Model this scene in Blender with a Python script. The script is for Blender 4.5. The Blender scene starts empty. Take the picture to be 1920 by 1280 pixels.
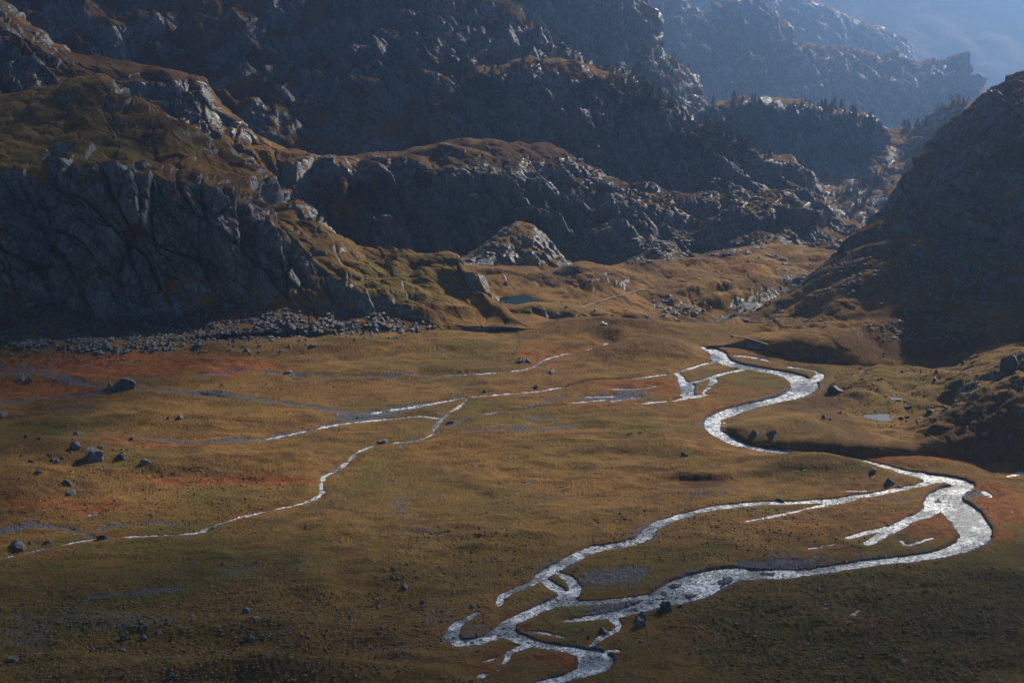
import bpy, math, random, time
import numpy as np
from mathutils import Vector, Matrix
T0 = time.time()
random.seed(7)
rng = np.random.default_rng(11)
S = bpy.context.scene
COL = S.collection
# ---------------------------------------------------------------- camera geometry
F, CH = 3000.0, 155.0
PIT = math.radians(14.5)
cp, sp = math.cos(PIT), math.sin(PIT)

def ray(u, v):
    xc = (np.asarray(u, float) - 960) / F
    yc = (640 - np.asarray(v, float)) / F
    return xc, cp + sp * yc, -sp + cp * yc

def pt(u, v, D):                       # world point on the sight line (u,v) at forward distance D
    X, Y, Z = ray(u, v)
    k = np.asarray(D, float) / Y
    return np.stack([X * k, Y * k, CH + Z * k], -1)

def DG(v, z=0.0):                      # forward distance where the sight line meets height z
    X, Y, Z = ray(960, v)
    return (z - CH) / Z * Y

def proj(p):
    x, y, z = p[..., 0], p[..., 1], p[..., 2] - CH
    d = cp * y - sp * z
    yc = (sp * y + cp * z) / d
    return 960 + F * x / d, 640 - F * yc, d

# ---------------------------------------------------------------- noise (numpy)
PERM = rng.permutation(256)
PERM = np.concatenate([PERM, PERM, PERM]).astype(np.int32)
GR = rng.normal(size=(256, 3)); GR /= np.linalg.norm(GR, axis=1)[:, None]
GR = GR.astype(np.float32)

def gn3(x, y, z):
    x = np.asarray(x, np.float32); y = np.asarray(y, np.float32); z = np.asarray(z, np.float32)
    xi = np.floor(x); yi = np.floor(y); zi = np.floor(z)
    fx = x - xi; fy = y - yi; fz = z - zi
    xi = xi.astype(np.int32) & 255; yi = yi.astype(np.int32) & 255; zi = zi.astype(np.int32) & 255
    ux = fx * fx * fx * (fx * (fx * 6 - 15) + 10)
    uy = fy * fy * fy * (fy * (fy * 6 - 15) + 10)
    uz = fz * fz * fz * (fz * (fz * 6 - 15) + 10)
    def c(dx, dy, dz):
        h = PERM[PERM[PERM[(xi + dx) & 255] + ((yi + dy) & 255)] + ((zi + dz) & 255)]
        g = GR[h]
        return g[..., 0] * (fx - dx) + g[..., 1] * (fy - dy) + g[..., 2] * (fz - dz)
    a = c(0, 0, 0); a += ux * (c(1, 0, 0) - a)
    b = c(0, 1, 0); b += ux * (c(1, 1, 0) - b)
    a += uy * (b - a)
    d = c(0, 0, 1); d += ux * (c(1, 0, 1) - d)
    e = c(0, 1, 1); e += ux * (c(1, 1, 1) - e)
    d += uy * (e - d)
    return (a + uz * (d - a)) * 1.6

def gn2(x, y, s=0.0):
    x = np.asarray(x, np.float32); y = np.asarray(y, np.float32)
    xi = np.floor(x); yi = np.floor(y)
    fx = x - xi; fy = y - yi
    xi = (xi.astype(np.int32) + int(s * 37)) & 255; yi = (yi.astype(np.int32) + int(s * 91)) & 255
    ux = fx * fx * fx * (fx * (fx * 6 - 15) + 10)
    uy = fy * fy * fy * (fy * (fy * 6 - 15) + 10)
    def c(dx, dy):
        g = GR[PERM[PERM[(xi + dx) & 255] + ((yi + dy) & 255)]]
        return g[..., 0] * (fx - dx) + g[..., 1] * (fy - dy)
    a = c(0, 0); a += ux * (c(1, 0) - a)
    b = c(0, 1); b += ux * (c(1, 1) - b)
    return (a + uy * (b - a)) * 1.8

def fbm2(x, y, o, s=0.0):
    r = 0; a = 1.0; t = 0
    for k in range(o):
        r = r + a * gn2(x * 2 ** k, y * 2 ** k, s + k); t += a; a *= 0.5
    return r / t * 1.3

def sst(a, b, x):
    t = np.clip((x - a) / (b - a), 0, 1)
    return t * t * (3 - 2 * t)

def cell2(x, y, s=0):                  # Worley F1 / F2 in 2D
    xi = np.floor(x).astype(np.int64); yi = np.floor(y).astype(np.int64)
    f1 = np.full(x.shape, 9.0, np.float32); f2 = f1.copy(); cid = np.zeros(x.shape, np.float32); tl = cid.copy()
    for dx in (-1, 0, 1):
        for dy in (-1, 0, 1):
            h = PERM[PERM[(xi + dx + s) & 255] + ((yi + dy) & 255)]
            px = xi + dx + (h / 256.0); py = yi + dy + (PERM[h + 7] / 256.0)
            d = np.hypot(px - x, py - y).astype(np.float32)
            ph = PERM[h + 31] / 40.0
            m_ = d < f1; cid = np.where(m_, PERM[h + 31] / 256.0, cid); tl = np.where(m_, (x - px) * np.cos(ph) + (y - py) * np.sin(ph), tl)
            n1 = np.minimum(f1, d); f2 = np.minimum(f2, np.maximum(f1, d)); f1 = n1
    return f1, f2, cid, tl

# ---------------------------------------------------------------- materials
def newmat(name):
    m = bpy.data.materials.new(name); m.use_nodes = True
    nt = m.node_tree; nt.nodes.clear()
    out = nt.nodes.new('ShaderNodeOutputMaterial'); b = nt.nodes.new('ShaderNodeBsdfPrincipled')
    nt.links.new(b.outputs[0], out.inputs[0])
    return m, nt, b

class N:
    def __init__(s, nt): s.nt = nt
    def pos(s):
        g = s.nt.nodes.new('ShaderNodeNewGeometry'); return g.outputs['Position']
    def noise(s, vec, scale, detail=4, rough=0.55, dist=0.0):
        n = s.nt.nodes.new('ShaderNodeTexNoise'); n.inputs['Scale'].default_value = scale
        n.inputs['Detail'].default_value = detail; n.inputs['Roughness'].default_value = rough
        n.inputs['Distortion'].default_value = dist
        s.nt.links.new(vec, n.inputs['Vector']); return n.outputs['Fac']
    def vor(s, vec, scale, feat='F1'):
        n = s.nt.nodes.new('ShaderNodeTexVoronoi'); n.feature = feat; n.inputs['Scale'].default_value = scale
        s.nt.links.new(vec, n.inputs['Vector']); return n.outputs['Distance']
    def mapr(s, val, a, b, c=0.0, d=1.0):
        n = s.nt.nodes.new('ShaderNodeMapRange'); n.interpolation_type = 'SMOOTHSTEP'
        for i, q in enumerate((a, b, c, d)): n.inputs[i + 1].default_value = q
        s.nt.links.new(val, n.inputs[0]); return n.outputs[0]
    def mix(s, f, a, b):
        n = s.nt.nodes.new('ShaderNodeMix'); n.data_type = 'RGBA'
        for inp, q in ((n.inputs[0], f), (n.inputs[6], a), (n.inputs[7], b)):
            if isinstance(q, bpy.types.NodeSocket): s.nt.links.new(q, inp)
            elif isinstance(q, tuple): inp.default_value = (*q, 1)
            else: inp.default_value = q
        return n.outputs[2]
    def math(s, op, a, b=None):
        n = s.nt.nodes.new('ShaderNodeMath'); n.operation = op
        for i, q in enumerate((a, b)):
            if q is None: continue
            if isinstance(q, bpy.types.NodeSocket): s.nt.links.new(q, n.inputs[i])
            else: n.inputs[i].default_value = q
        return n.outputs[0]
    def attr(s, name):
        n = s.nt.nodes.new('ShaderNodeAttribute'); n.attribute_name = name; return n.outputs['Fac']
    def bump(s, h, dist, strength=1.0, nrm=None):
        n = s.nt.nodes.new('ShaderNodeBump'); n.inputs['Distance'].default_value = dist
        n.inputs['Strength'].default_value = strength
        s.nt.links.new(h, n.inputs['Height'])
        if nrm is not None: s.nt.links.new(nrm, n.inputs['Normal'])
        return n.outputs[0]
    def stretch(s, vec, sc, rot=(0, 0, 0)):
        n = s.nt.nodes.new('ShaderNodeMapping'); n.inputs['Scale'].default_value = sc; n.inputs['Rotation'].default_value = rot
        s.nt.links.new(vec, n.inputs['Vector']); return n.outputs[0]

ROCK_D, ROCK_M, ROCK_L = (0.032, 0.036, 0.039), (0.10, 0.107, 0.113), (0.25, 0.26, 0.27)

def rock_color(g, p, sc=1.0):
    n1 = g.mapr(g.noise(p, 0.10 * sc, 6, 0.65), 0.35, 0.66)
    n2 = g.mapr(g.noise(g.stretch(p, (1.0, 1.0, 0.35)), 0.5 * sc, 6, 0.7, 0.8), 0.38, 0.62)
    c = g.mix(n1, ROCK_D, ROCK_M)
    c = g.mix(g.math('MULTIPLY', n2, 0.65), c, ROCK_L)
    warm = g.mapr(g.noise(p, 0.21 * sc, 4), 0.55, 0.72)
    return g.mix(g.math('MULTIPLY', warm, 0.35), c, (0.17, 0.12, 0.08))

def land_material(name, tex=1.0, bump=1.0):
    m, nt, b = newmat(name); g = N(nt); p = g.pos()
    n1 = g.mapr(g.noise(p, 0.035, 5, 0.6), 0.36, 0.64)
    n2 = g.mapr(g.noise(p, 0.35, 6, 0.7), 0.36, 0.64)
    n3 = g.mapr(g.noise(p, 1.9 * tex, 5, 0.7), 0.33, 0.67)
    n0 = g.mapr(g.noise(g.stretch(p, (1, 1.6, 1)), 0.11, 6, 0.7, 0.5), 0.44, 0.66)
    gr = g.mix(n1, (0.125, 0.058, 0.017), (0.24, 0.126, 0.033))
    gr = g.mix(g.math('MULTIPLY', n2, 0.5), gr, (0.30, 0.165, 0.045))
    gr = g.mix(g.math('MULTIPLY', g.mapr(n3, 0.35, 0.95), 0.55), gr, (0.070, 0.042, 0.016))
    gr = g.mix(g.math('MULTIPLY', n0, 0.6), gr, (0.085, 0.048, 0.018))
    tuft = g.mapr(g.noise(p, 0.9 * tex, 8, 0.8), 0.53, 0.68)
    gr = g.mix(g.math('MULTIPLY', tuft, 0.7), gr, (0.34, 0.21, 0.075))
    spk = g.mapr(g.vor(p, 0.75 * tex), 0.14, 0.05)
    gr = g.mix(g.math('MULTIPLY', spk, 0.75), gr, (0.045, 0.034, 0.012))
    olive = g.math('MULTIPLY', g.attr('green'), g.math('ADD', g.math('MULTIPLY', n2, 0.7), 0.45))
    gr = g.mix(olive, gr, (0.085, 0.083, 0.018))
    gr = g.mix(g.attr('red'), gr, g.mix(n2, (0.13, 0.040, 0.014), (0.28, 0.098, 0.026)))
    gr = g.mix(g.attr('heath_shade'), gr, g.mix(n3, (0.060, 0.028, 0.014), (0.10, 0.052, 0.022)))  # heather brown, which also paints shade into the ground colour
    gravc = g.mix(g.mapr(g.vor(p, 2.2), 0.1, 0.6), (0.21, 0.21, 0.235), (0.075, 0.075, 0.09))
    gr = g.mix(g.attr('gravel'), gr, gravc)
    rk = rock_color(g, p, 1.0)
    rm = g.mapr(g.math('ADD', g.attr('rock'), g.math('MULTIPLY', g.math('SUBTRACT', g.noise(p, 0.8 * tex, 5, 0.7), 0.5), 0.9)), 0.42, 0.58)
    col = g.mix(rm, gr, rk)
    nt.links.new(col, b.inputs['Base Color'])
    wet = g.mapr(g.noise(p, 0.06, 3), 0.45, 0.62)
    nt.links.new(g.math('SUBTRACT', 0.95, g.math('MULTIPLY', rm, g.math('ADD', 0.30, g.math('MULTIPLY', wet, 0.28)))), b.inputs['Roughness'])
    b.inputs['Specular IOR Level'].default_value = 0.35
    nt.links.new(g.math('ADD', 0.08, g.math('MULTIPLY', rm, 0.5)), b.inputs['Specular IOR Level'])
    h = g.noise(p, 1.3 * tex, 8, 0.72)
    hr = g.noise(g.stretch(p, (1.0, 1.0, 0.4), (0, 0.5, 0)), 0.55 * tex, 9, 0.72, 0.4)
    cr = g.math('MINIMUM', g.vor(g.stretch(p, (1, 1, 0.5), (0.2, 0.5, 0)), 0.22 * tex, 'DISTANCE_TO_EDGE'), 0.12)
    hh = g.math('ADD', g.math('MULTIPLY', h, 0.55), g.math('MULTIPLY', rm, g.math('ADD', g.math('MULTIPLY', hr, 2.2), g.math('MULTIPLY', cr, 5.0))))
    nt.links.new(g.bump(hh, 1.0 * bump, 1.0), b.inputs['Normal'])
    return m

M_FLOOR = land_material('meadow', 1.0, 1.1)
M_NEAR = land_material('hillside', 0.8, 0.7)
M_MID = land_material('mountain_mid', 0.45, 1.3)
M_FAR = land_material('mountain_far', 0.2, 2.4)

m, nt, b = newmat('boulder_rock'); g = N(nt); p = g.pos()
nt.links.new(g.mix(g.mapr(g.noise(p, 0.9, 6, 0.7), 0.4, 0.62), (0.06, 0.064, 0.07), (0.19, 0.195, 0.2)), b.inputs['Base Color'])
b.inputs['Roughness'].default_value = 0.7
nt.links.new(g.bump(g.noise(p, 2.0, 8, 0.75), 0.5), b.inputs['Normal']); M_BOULDER = m
m, nt, b = newmat('dark_boulder_rock'); g = N(nt); p = g.pos()
nt.links.new(g.mix(g.mapr(g.noise(p, 0.7, 6, 0.7), 0.42, 0.62), (0.035, 0.038, 0.043), (0.115, 0.12, 0.125)), b.inputs['Base Color'])
b.inputs['Roughness'].default_value = 0.65
nt.links.new(g.bump(g.noise(p, 1.6, 8, 0.75), 0.6), b.inputs['Normal']); M_DARK = m
m, nt, b = newmat('river_water'); g = N(nt); p = g.pos()
b.inputs['Base Color'].default_value = (0.035, 0.045, 0.05, 1)
b.inputs['IOR'].default_value = 1.33
b.inputs['Specular IOR Level'].default_value = 0.5
riff = g.mapr(g.noise(p, 0.07, 3), 0.42, 0.6)
foam_glint = g.math('MULTIPLY', g.mapr(g.noise(p, 0.9, 8, 0.8, 0.6), 0.44, 0.55), g.mapr(g.noise(p, 0.07, 5, 0.65), 0.42, 0.56, .2, 1.0))  # white flecks: riffle foam plus sun glitter painted into the colour
nt.links.new(g.mix(foam_glint, (0.05, 0.065, 0.075), (0.88, 0.92, 0.96)), b.inputs['Base Color'])
b.inputs['Specular IOR Level'].default_value = 0.8
nt.links.new(g.mapr(riff, 0, 1, 0.22, 0.36), b.inputs['Roughness'])
w = g.math('ADD', g.noise(p, 1.1, 5, 0.65, 0.6), g.math('MULTIPLY', g.noise(p, 4.0, 3, 0.6), 0.3))
nt.links.new(g.bump(w, 0.26, 1.0), b.inputs['Normal']); M_WATER = m
m, nt, b = newmat('still_water')
b.inputs['Base Color'].default_value = (0.10, 0.12, 0.13, 1); b.inputs['Roughness'].default_value = 0.36; b.inputs['IOR'].default_value = 1.33
g = N(nt); nt.links.new(g.bump(g.noise(g.pos(), 1.5, 3), 0.05), b.inputs['Normal']); M_STILL = m
m, nt, b = newmat('tarn_water')
b.inputs['Base Color'].default_value = (0.001, 0.011, 0.010, 1); b.inputs['Roughness'].default_value = 0.03; b.inputs['Specular IOR Level'].default_value = 0.12; b.inputs['IOR'].default_value = 1.12
M_TARN = m
m, nt, b = newmat('tussock_grass'); g = N(nt); p = g.pos()
nt.links.new(g.mix(g.mapr(g.noise(p, 0.6, 5, 0.7), 0.4, 0.6), (0.085, 0.050, 0.018), (0.26, 0.16, 0.055)), b.inputs['Base Color']); b.inputs['Roughness'].default_value = 0.95; M_TUSS = m
m, nt, b = newmat('foam_glint'); b.inputs['Base Color'].default_value = (0.85, 0.87, 0.9, 1); b.inputs['Roughness'].default_value = 0.5; M_FOAM = m
m, nt, b = newmat('needles'); g = N(nt); p = g.pos()
nt.links.new(g.mix(g.mapr(g.noise(p, 0.7, 4), 0.35, 0.65), (0.022, 0.032, 0.018), (0.055, 0.07, 0.03)), b.inputs['Base Color']); b.inputs['Roughness'].default_value = 0.9; M_NEEDLE = m
m, nt, b = newmat('bark'); b.inputs['Base Color'].default_value = (0.07, 0.05, 0.035, 1); b.inputs['Roughness'].default_value = 0.95; M_BARK = m
m, nt, b = newmat('dirt_track'); g = N(nt); p = g.pos()
nt.links.new(g.mix(g.mapr(g.noise(p, 0.8, 5), 0.35, 0.65), (0.22, 0.165, 0.11), (0.15, 0.105, 0.065)), b.inputs['Base Color']); b.inputs['Roughness'].default_value = 0.95; M_DIRT = m

# ---------------------------------------------------------------- mesh helpers
def set_attr(me, name, arr):
    a = me.attributes.new(name, 'FLOAT', 'POINT'); a.data.foreach_set('value', np.ascontiguousarray(arr, np.float32).ravel())

def mesh_raw(name, co, faces, k, mat, smooth=True):
    me = bpy.data.meshes.new(name)
    me.vertices.add(len(co)); me.vertices.foreach_set('co', np.ascontiguousarray(co, np.float32).ravel())
    nf = len(faces)
    me.loops.add(nf * k); me.loops.foreach_set('vertex_index', np.ascontiguousarray(faces, np.int32).ravel())
    me.polygons.add(nf); me.polygons.foreach_set('loop_start', np.arange(0, nf * k, k, dtype=np.int32))
    me.update(calc_edges=True)
    if not smooth: me.polygons.foreach_set('use_smooth', np.zeros(nf, bool))
    else: me.polygons.foreach_set('use_smooth', np.ones(nf, bool))
    me.materials.append(mat)
    return me

def grid_faces(ny, nx):
    i = np.arange(ny * nx, dtype=np.int32).reshape(ny, nx)
    return np.stack([i[:-1, :-1], i[:-1, 1:], i[1:, 1:], i[1:, :-1]], -1).reshape(-1, 4)

def link(name, me, parent=None, **props):
    o = bpy.data.objects.new(name, me); COL.objects.link(o)
    if parent: o.parent = parent
    for k, v in props.items(): o[k] = v
    return o

SURF = []                              # (object name, world verts) for picking
def grid_obj(name, P, mat, attrs):
    ny, nx = P.shape[:2]
    me = mesh_raw(name, P.reshape(-1, 3), grid_faces(ny, nx), 4, mat)
    for k in ('rock', 'red', 'green', 'gravel', 'heath_shade'):
        set_attr(me, k, attrs.get(k, np.zeros((ny, nx))))
    o = link(name, me, kind='structure')
    SURF.append((name, P.reshape(-1, 3), attrs['rock'].ravel(), normals(P)[..., 2].ravel()))
    return o

def normals(P):
    du = np.gradient(P, axis=1); dv = np.gradient(P, axis=0)
    n = np.cross(du, dv)
    n /= np.linalg.norm(n, axis=-1, keepdims=True) + 1e-9
    n *= np.where(n[..., 2:3] < 0, -1, 1)
    return n

def blobs(U, V, L, warp=None):
    r = np.zeros(U.shape, np.float32)
    for (u, v, ru, rv, s) in L:
        d = ((U - u) / ru) ** 2 + ((V - v) / rv) ** 2
        if warp is not None: d = d + warp * 0.9
        r = np.maximum(r, s * sst(1.25, 0.35, d))
    return r

# ---------------------------------------------------------------- lofted hills
def loft(name, u0, u1, rails, mat, du=1.9, seg=None, big=(0, 60), rib=(0, 9, 0.5), fine=(0, 3), rockb=0.0,
         lean=0.5, seed=0, back=((35, -22), (140, -70)), jag=0.0, green=(), red=(), heath_shade=(), grassy=0.0, smooth=14, slope0=0.80, post=None, gain=1.0, ledge=(0, 20), blk=(0, 10, .5), far=1.0):
    """rails: list of dict(v=[(u,v)..], D=[(u,D)..] or z=.., amp=, rock=) from front to back"""
    us = np.arange(u0, u1 + du, du)
    kern = np.exp(-0.5 * (np.arange(-40, 41) * du / smooth) ** 2); kern /= kern.sum()
    def itp(L, sm=True):
        if not isinstance(L, (list, tuple)): return np.full(us.shape, float(L))
        a = np.interp(us, [q[0] for q in L], [q[1] for q in L])
        if sm: a = np.convolve(np.pad(a, 40, mode='edge'), kern, 'valid')
        return a
    R, A, K = [], [], []
    for r in rails:
        v = itp(r['v'])
        if 'z' in r: D = DG(v, itp(r['z'])) + r.get('dD', 0)
        else: D = itp(r['D']) * far
        R.append(pt(us, v, D)); A.append(itp(r.get('amp', 1.0))); K.append(itp(r.get('rock', 0.3)))
    for (dy, dz) in back:
        R.append(R[len(rails) - 1] + np.array([0, dy, dz]) * far); A.append(A[len(rails) - 1]); K.append(K[len(rails) - 1])
    R = np.array(R); A = np.array(A); K = np.array(K)
    n = len(R)
    seg = seg or [60] * (n - 1)
    if len(seg) < n - 1: seg = list(seg) + [10, 14][:n - 1 - len(seg)]
    # cubic (Catmull-Rom, non-uniform tamed) through the rails
    out, oa, ok = [], [], []
    for i in range(n - 1):
        p0, p1, p2, p3 = R[max(i - 1, 0)], R[i], R[i + 1], R[min(i + 2, n - 1)]
        d = np.linalg.norm(p2 - p1, axis=-1, keepdims=True)
        def tang(a, b, c):
            l1 = np.linalg.norm(b - a, axis=-1, keepdims=True) + 1e-6; l2 = np.linalg.norm(c - b, axis=-1, keepdims=True) + 1e-6
            t = (b - a) / l1 * l2 + (c - b) / l2 * l1
            return t / (l1 + l2)
        m1 = tang(p0, p1, p2) * d if i > 0 else (p2 - p1)
        m2 = tang(p1, p2, p3) * d if i < n - 2 else (p2 - p1)
        k = seg[i]
        for t in np.arange(k) / k:
            h1 = 2 * t ** 3 - 3 * t ** 2 + 1; h2 = t ** 3 - 2 * t ** 2 + t; h3 = -2 * t ** 3 + 3 * t ** 2; h4 = t ** 3 - t ** 2
            out.append(h1 * p1 + h2 * m1 + h3 * p2 + h4 * m2)
            w = t * t * (3 - 2 * t); oa.append(A[i] * (1 - w) + A[i + 1] * w); ok.append(K[i] * (1 - w) + K[i + 1] * w)
    out.append(R[-1]); oa.append(A[-1]); ok.append(K[-1])
    P = np.array(out); A = np.array(oa); K = np.array(ok)
    nr = normals(P)
    x, y, z = P[..., 0] + seed * 131.7, P[..., 1] + seed * 57.3, P[..., 2]
    xl = x + lean * z
    disp = 0
    if big[0]:
        w = big[1]
        wx = gn3(x / w, y / w, z / w + 5) * 0.35
        a = gn3(x / w + wx, y / w, z / w)
        b2 = np.abs(gn3(xl / (w * .45), y / (w * .45), z / (w * .7) + 3)) * 2 - 0.6
        disp = disp + big[0] * (a + 0.5 * b2)
    if rib[0]:
        w, q = rib[1], rib[2]
        wr = gn3(xl / w * .5, y / w * .5, z / w * .3 + 9) * 0.8
        r1 = np.abs(gn3(xl / w + wr, y / w, z / w * q)) * 2.2 - 0.55
        r2 = np.abs(gn3(xl / w * 2.3 + wr, y / w * 2.3, z / w * 2.3 * q + 7)) * 2.2 - 0.55
        steep = sst(0.93, 0.70, nr[..., 2])
        disp = disp + rib[0] * (r1 + 0.45 * r2) * np.clip(0.15 + steep + K * 0.5 - grassy, 0.05, 1.3)
    if fine[0]:
        w = fine[1]
        f = gn3(x / w, y / w, z / w) + 0.5 * gn3(x / w * 2.1, y / w * 2.1, z / w * 2.1) + 0.3 * gn3(x / w * 4.3, y / w * 4.3, z / w * 4.3)
        disp = disp + fine[0] * f
    if blk[0]:
        st = sst(0.95, 0.72, nr[..., 2]) * .85 + .15
        for (w, a_) in ((blk[1], blk[0]), (blk[1] * .45, blk[0] * .45), (blk[1] * .2, blk[0] * .16)):
            wa = gn3(x / w, y / w, z / w) * .22
            f1, f2, ci, ti = cell2((xl + .35 * y) / w + wa, z * blk[2] / w + y / w * .35 + wa, seed * 13)
            disp = disp + st * a_ * ((ci - .5) * 1.3 - .7 * sst(.10, .0, f2 - f1) + 1.5 * ti)
    disp = disp * (.7 + .6 * sst(-.3, .4, gn3(x / (big[1] * 2.6) + 3, y / (big[1] * 2.6), z / 200)))
    if ledge[0]:
        hp = ledge[1]
        s_ = z / hp + 1.6 * gn3(x / 70, y / 70, z / 90 + 2) + .35 * gn3(x / 17, y / 17, z / 30)
        s_ = s_ - np.floor(s_)
        tri = np.where(s_ < .55, s_ / .55, (1 - s_) / .45)
        disp = disp + ledge[0] * (tri - .5) * np.clip(.6 + 1.4 * gn3(x / 45 + 9, y / 45, z / 40), 0, 1.3)
    P = P + nr * (disp * A * gain)[..., None]
    if jag:
        jn = np.floor((gn3(x / 14, y / 14, z * 0) + .5 * gn3(x / 5, y / 5, z * 0 + 3)) * 5) / 5
        P[..., 2] += jag * jn * A
    if post is not None: P = post(P, us)
    n2 = normals(P)
    pn = gn3(x / 11, y / 11, z / 8) * 0.10 + gn3(x / 3.5, y / 3.5, z / 3) * 0.07
    U, V, _ = proj(P)
    tame = .55 + .45 * sst(-.15, .25, gn3(x / 33, y / 33, z / 22 + 12)) if seed >= 6 else 1.0
    rock = sst(slope0 + 0.06, slope0 - 0.10, n2[..., 2] + pn) * 0.9 * tame + (K - 0.3) * 0.9 + rockb + gn3(x / 26, y / 26, z / 20 + 4) * (0.75 if seed == 1 else .45) - (.12 if seed == 1 else 0)
    rock = np.clip(rock, 0, 1)
    wp = gn3(x / 18, y / 18, z / 18) + 0.5 * gn3(x / 5, y / 5, z / 5)
    at = dict(rock=rock, green=blobs(U, V, green, wp), red=blobs(U, V, red, wp),
              heath_shade=np.maximum(blobs(U, V, heath_shade, wp) + (.3 if seed >= 6 else 0), 0.8 * sst(0.1, 0.5, gn3(x / 22, y / 30, z / 12 + 8))))
    return grid_obj(name, P, mat, at)

# --- near left crag
foot = [(-300, 655), (0, 640), (200, 652), (350, 642), (500, 628), (700, 628), (850, 625), (1000, 618)]
loft('hill', -300, 1004, [
    dict(v=[(u, v + 10) for u, v in foot], z=-3, amp=0, rock=0.3),
    dict(v=foot, z=0.3, amp=0.12, rock=0.35),
    dict(v=[(-300, 570), (0, 565), (120, 575), (220, 600), (330, 592), (450, 575), (520, 560), (600, 565), (640, 580), (700, 592), (800, 603), (900, 613), (1000, 616)],
         D=[(-300, 625), (0, 632), (200, 628), (500, 634), (700, 622), (900, 613), (1000, 609)], amp=[(0, .35), (900, .3), (1000, .02)], rock=0.55),
    dict(v=[(-300, 460), (0, 455), (90, 470), (140, 440), (300, 450), (420, 475), (520, 500), (640, 540), (700, 560), (900, 606), (1000, 616)],
         D=[(-300, 635), (0, 642), (200, 638), (500, 645), (700, 632), (900, 618), (1000, 609.5)], amp=[(0, 1), (900, .6), (1000, .03)], rock=[(-300, .9), (600, .8), (700, .4), (1000, .3)]),
    dict(v=[(-300, 355), (0, 350), (90, 362), (140, 335), (250, 340), (330, 350), (400, 358), (440, 390), (480, 405), (520, 445), (600, 490), (700, 530), (800, 560), (900, 596), (1000, 615.6)],
         D=[(-300, 650), (0, 655), (200, 652), (500, 656), (700, 645), (900, 627), (1000, 610)], amp=[(0, .9), (900, .6), (1000, .03)], rock=[(-300, .7), (600, .6), (700, .3), (1000, .3)]),
    dict(v=[(-300, 260), (0, 265), (150, 262), (300, 290), (400, 318), (480, 350), (540, 400), (600, 440), (700, 490), (800, 520), (900, 565), (1000, 615.3)],
         D=[(-300, 720), (0, 725), (200, 720), (400, 705), (540, 685), (700, 670), (900, 640), (1000, 610.5)], amp=[(0, .45), (500, .6), (900, .6), (1000, .03)], rock=[(-300, .18), (400, .25), (540, .4), (1000, .3)]),
    dict(v=[(-300, 195), (0, 186), (60, 174), (110, 165), (145, 147), (190, 137), (222, 150), (255, 185), (330, 232), (430, 290), (500, 330), (532, 378), (565, 394), (600, 420), (640, 443), (680, 457),
            (750, 455), (800, 468), (862, 482), (893, 515), (920, 545), (950, 580), (985, 611), (1004, 617)],
         D=[(-300, 800), (0, 805), (200, 800), (400, 770), (540, 728), (700, 705), (860, 668), (960, 630), (1004, 611)], amp=[(0, .35), (250, .6), (900, .5), (1004, .02)], rock=[(-300, .12), (180, .15), (230, .5), (520, .5), (560, .3), (740, .2), (860, .55), (1004, .4)]),
], M_NEAR, seg=[6, 60, 110, 120, 90, 100], big=(7.0, 42), rib=(5.5, 24, 0.34), fine=(0.5, 4), lean=0.45, ledge=(4.5, 15), slope0=.67, blk=(6.0, 16, .42), seed=1, smooth=7,
    green=[(90, 270, 260, 110, .5), (330, 480, 500, 60, .4), (750, 520, 150, 60, .6)], heath_shade=[(300, 400, 260, 30, .5)])

# --- right hillside
loft('hill', 1326, 2320, [
    dict(v=[(1326, 660), (1400, 664), (1500, 684), (1600, 704), (1700, 720), (1920, 710), (2320, 690)], z=-2, amp=0, rock=0),
    dict(v=[(1326, 652), (1400, 655), (1500, 675), (1600, 692), (1700, 704), (1920, 696), (2320, 660)], z=-0.1, amp=0.1, rock=0.0),
    dict(v=[(1326, 648), (1400, 630), (1500, 612), (1600, 590), (1700, 570), (1800, 545), (1920, 510), (2320, 380)],
         D=[(1326, 601), (1400, 612), (1600, 612), (1920, 610), (2320, 600)], amp=[(1326, .05), (1420, .6), (2320, 1)], rock=[(1326, .3), (1500, .32), (1920, .3)]),
    dict(v=[(1326, 647), (1360, 618), (1400, 605), (1500, 560), (1600, 500), (1700, 450), (1800, 380), (1920, 310), (2320, 120)],
         D=[(1326, 604), (1400, 635), (1500, 655), (1600, 665), (1920, 665), (2320, 640)], amp=[(1326, .05), (1400, .7), (2320, 1)], rock=[(1326, .4), (1500, .5), (1750, .35), (1920, .15)]),
    dict(v=[(1326, 646), (1350, 612), (1380, 595), (1420, 578), (1460, 558), (1500, 530), (1540, 503), (1580, 468), (1620, 424), (1660, 382), (1700, 340), (1740, 292), (1780, 250), (1820, 210), (1860, 176), (1890, 154), (1920, 136), (2000, 90), (2320, -80)],
         D=[(1326, 607), (1400, 650), (1500, 690), (1580, 715), (1700, 732), (1920, 735), (2320, 700)], amp=[(1326, .05), (1400, .5), (2320, .8)], rock=[(1326, .3), (1580, .25), (1700, .35), (2320, .3)]),
], M_NEAR, seg=[8, 60, 100, 100], big=(6.0, 50), rib=(3.0, 17, 0.5), blk=(4.2, 14, .6), ledge=(2.5, 20), fine=(0.4, 3.6), lean=-0.8, seed=2, smooth=8, rockb=-.12, slope0=0.66,
    green=[(1850, 560, 200, 60, .3)], heath_shade=[(1700, 640, 160, 30, .9), (1800, 450, 120, 100, .5)])

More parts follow.
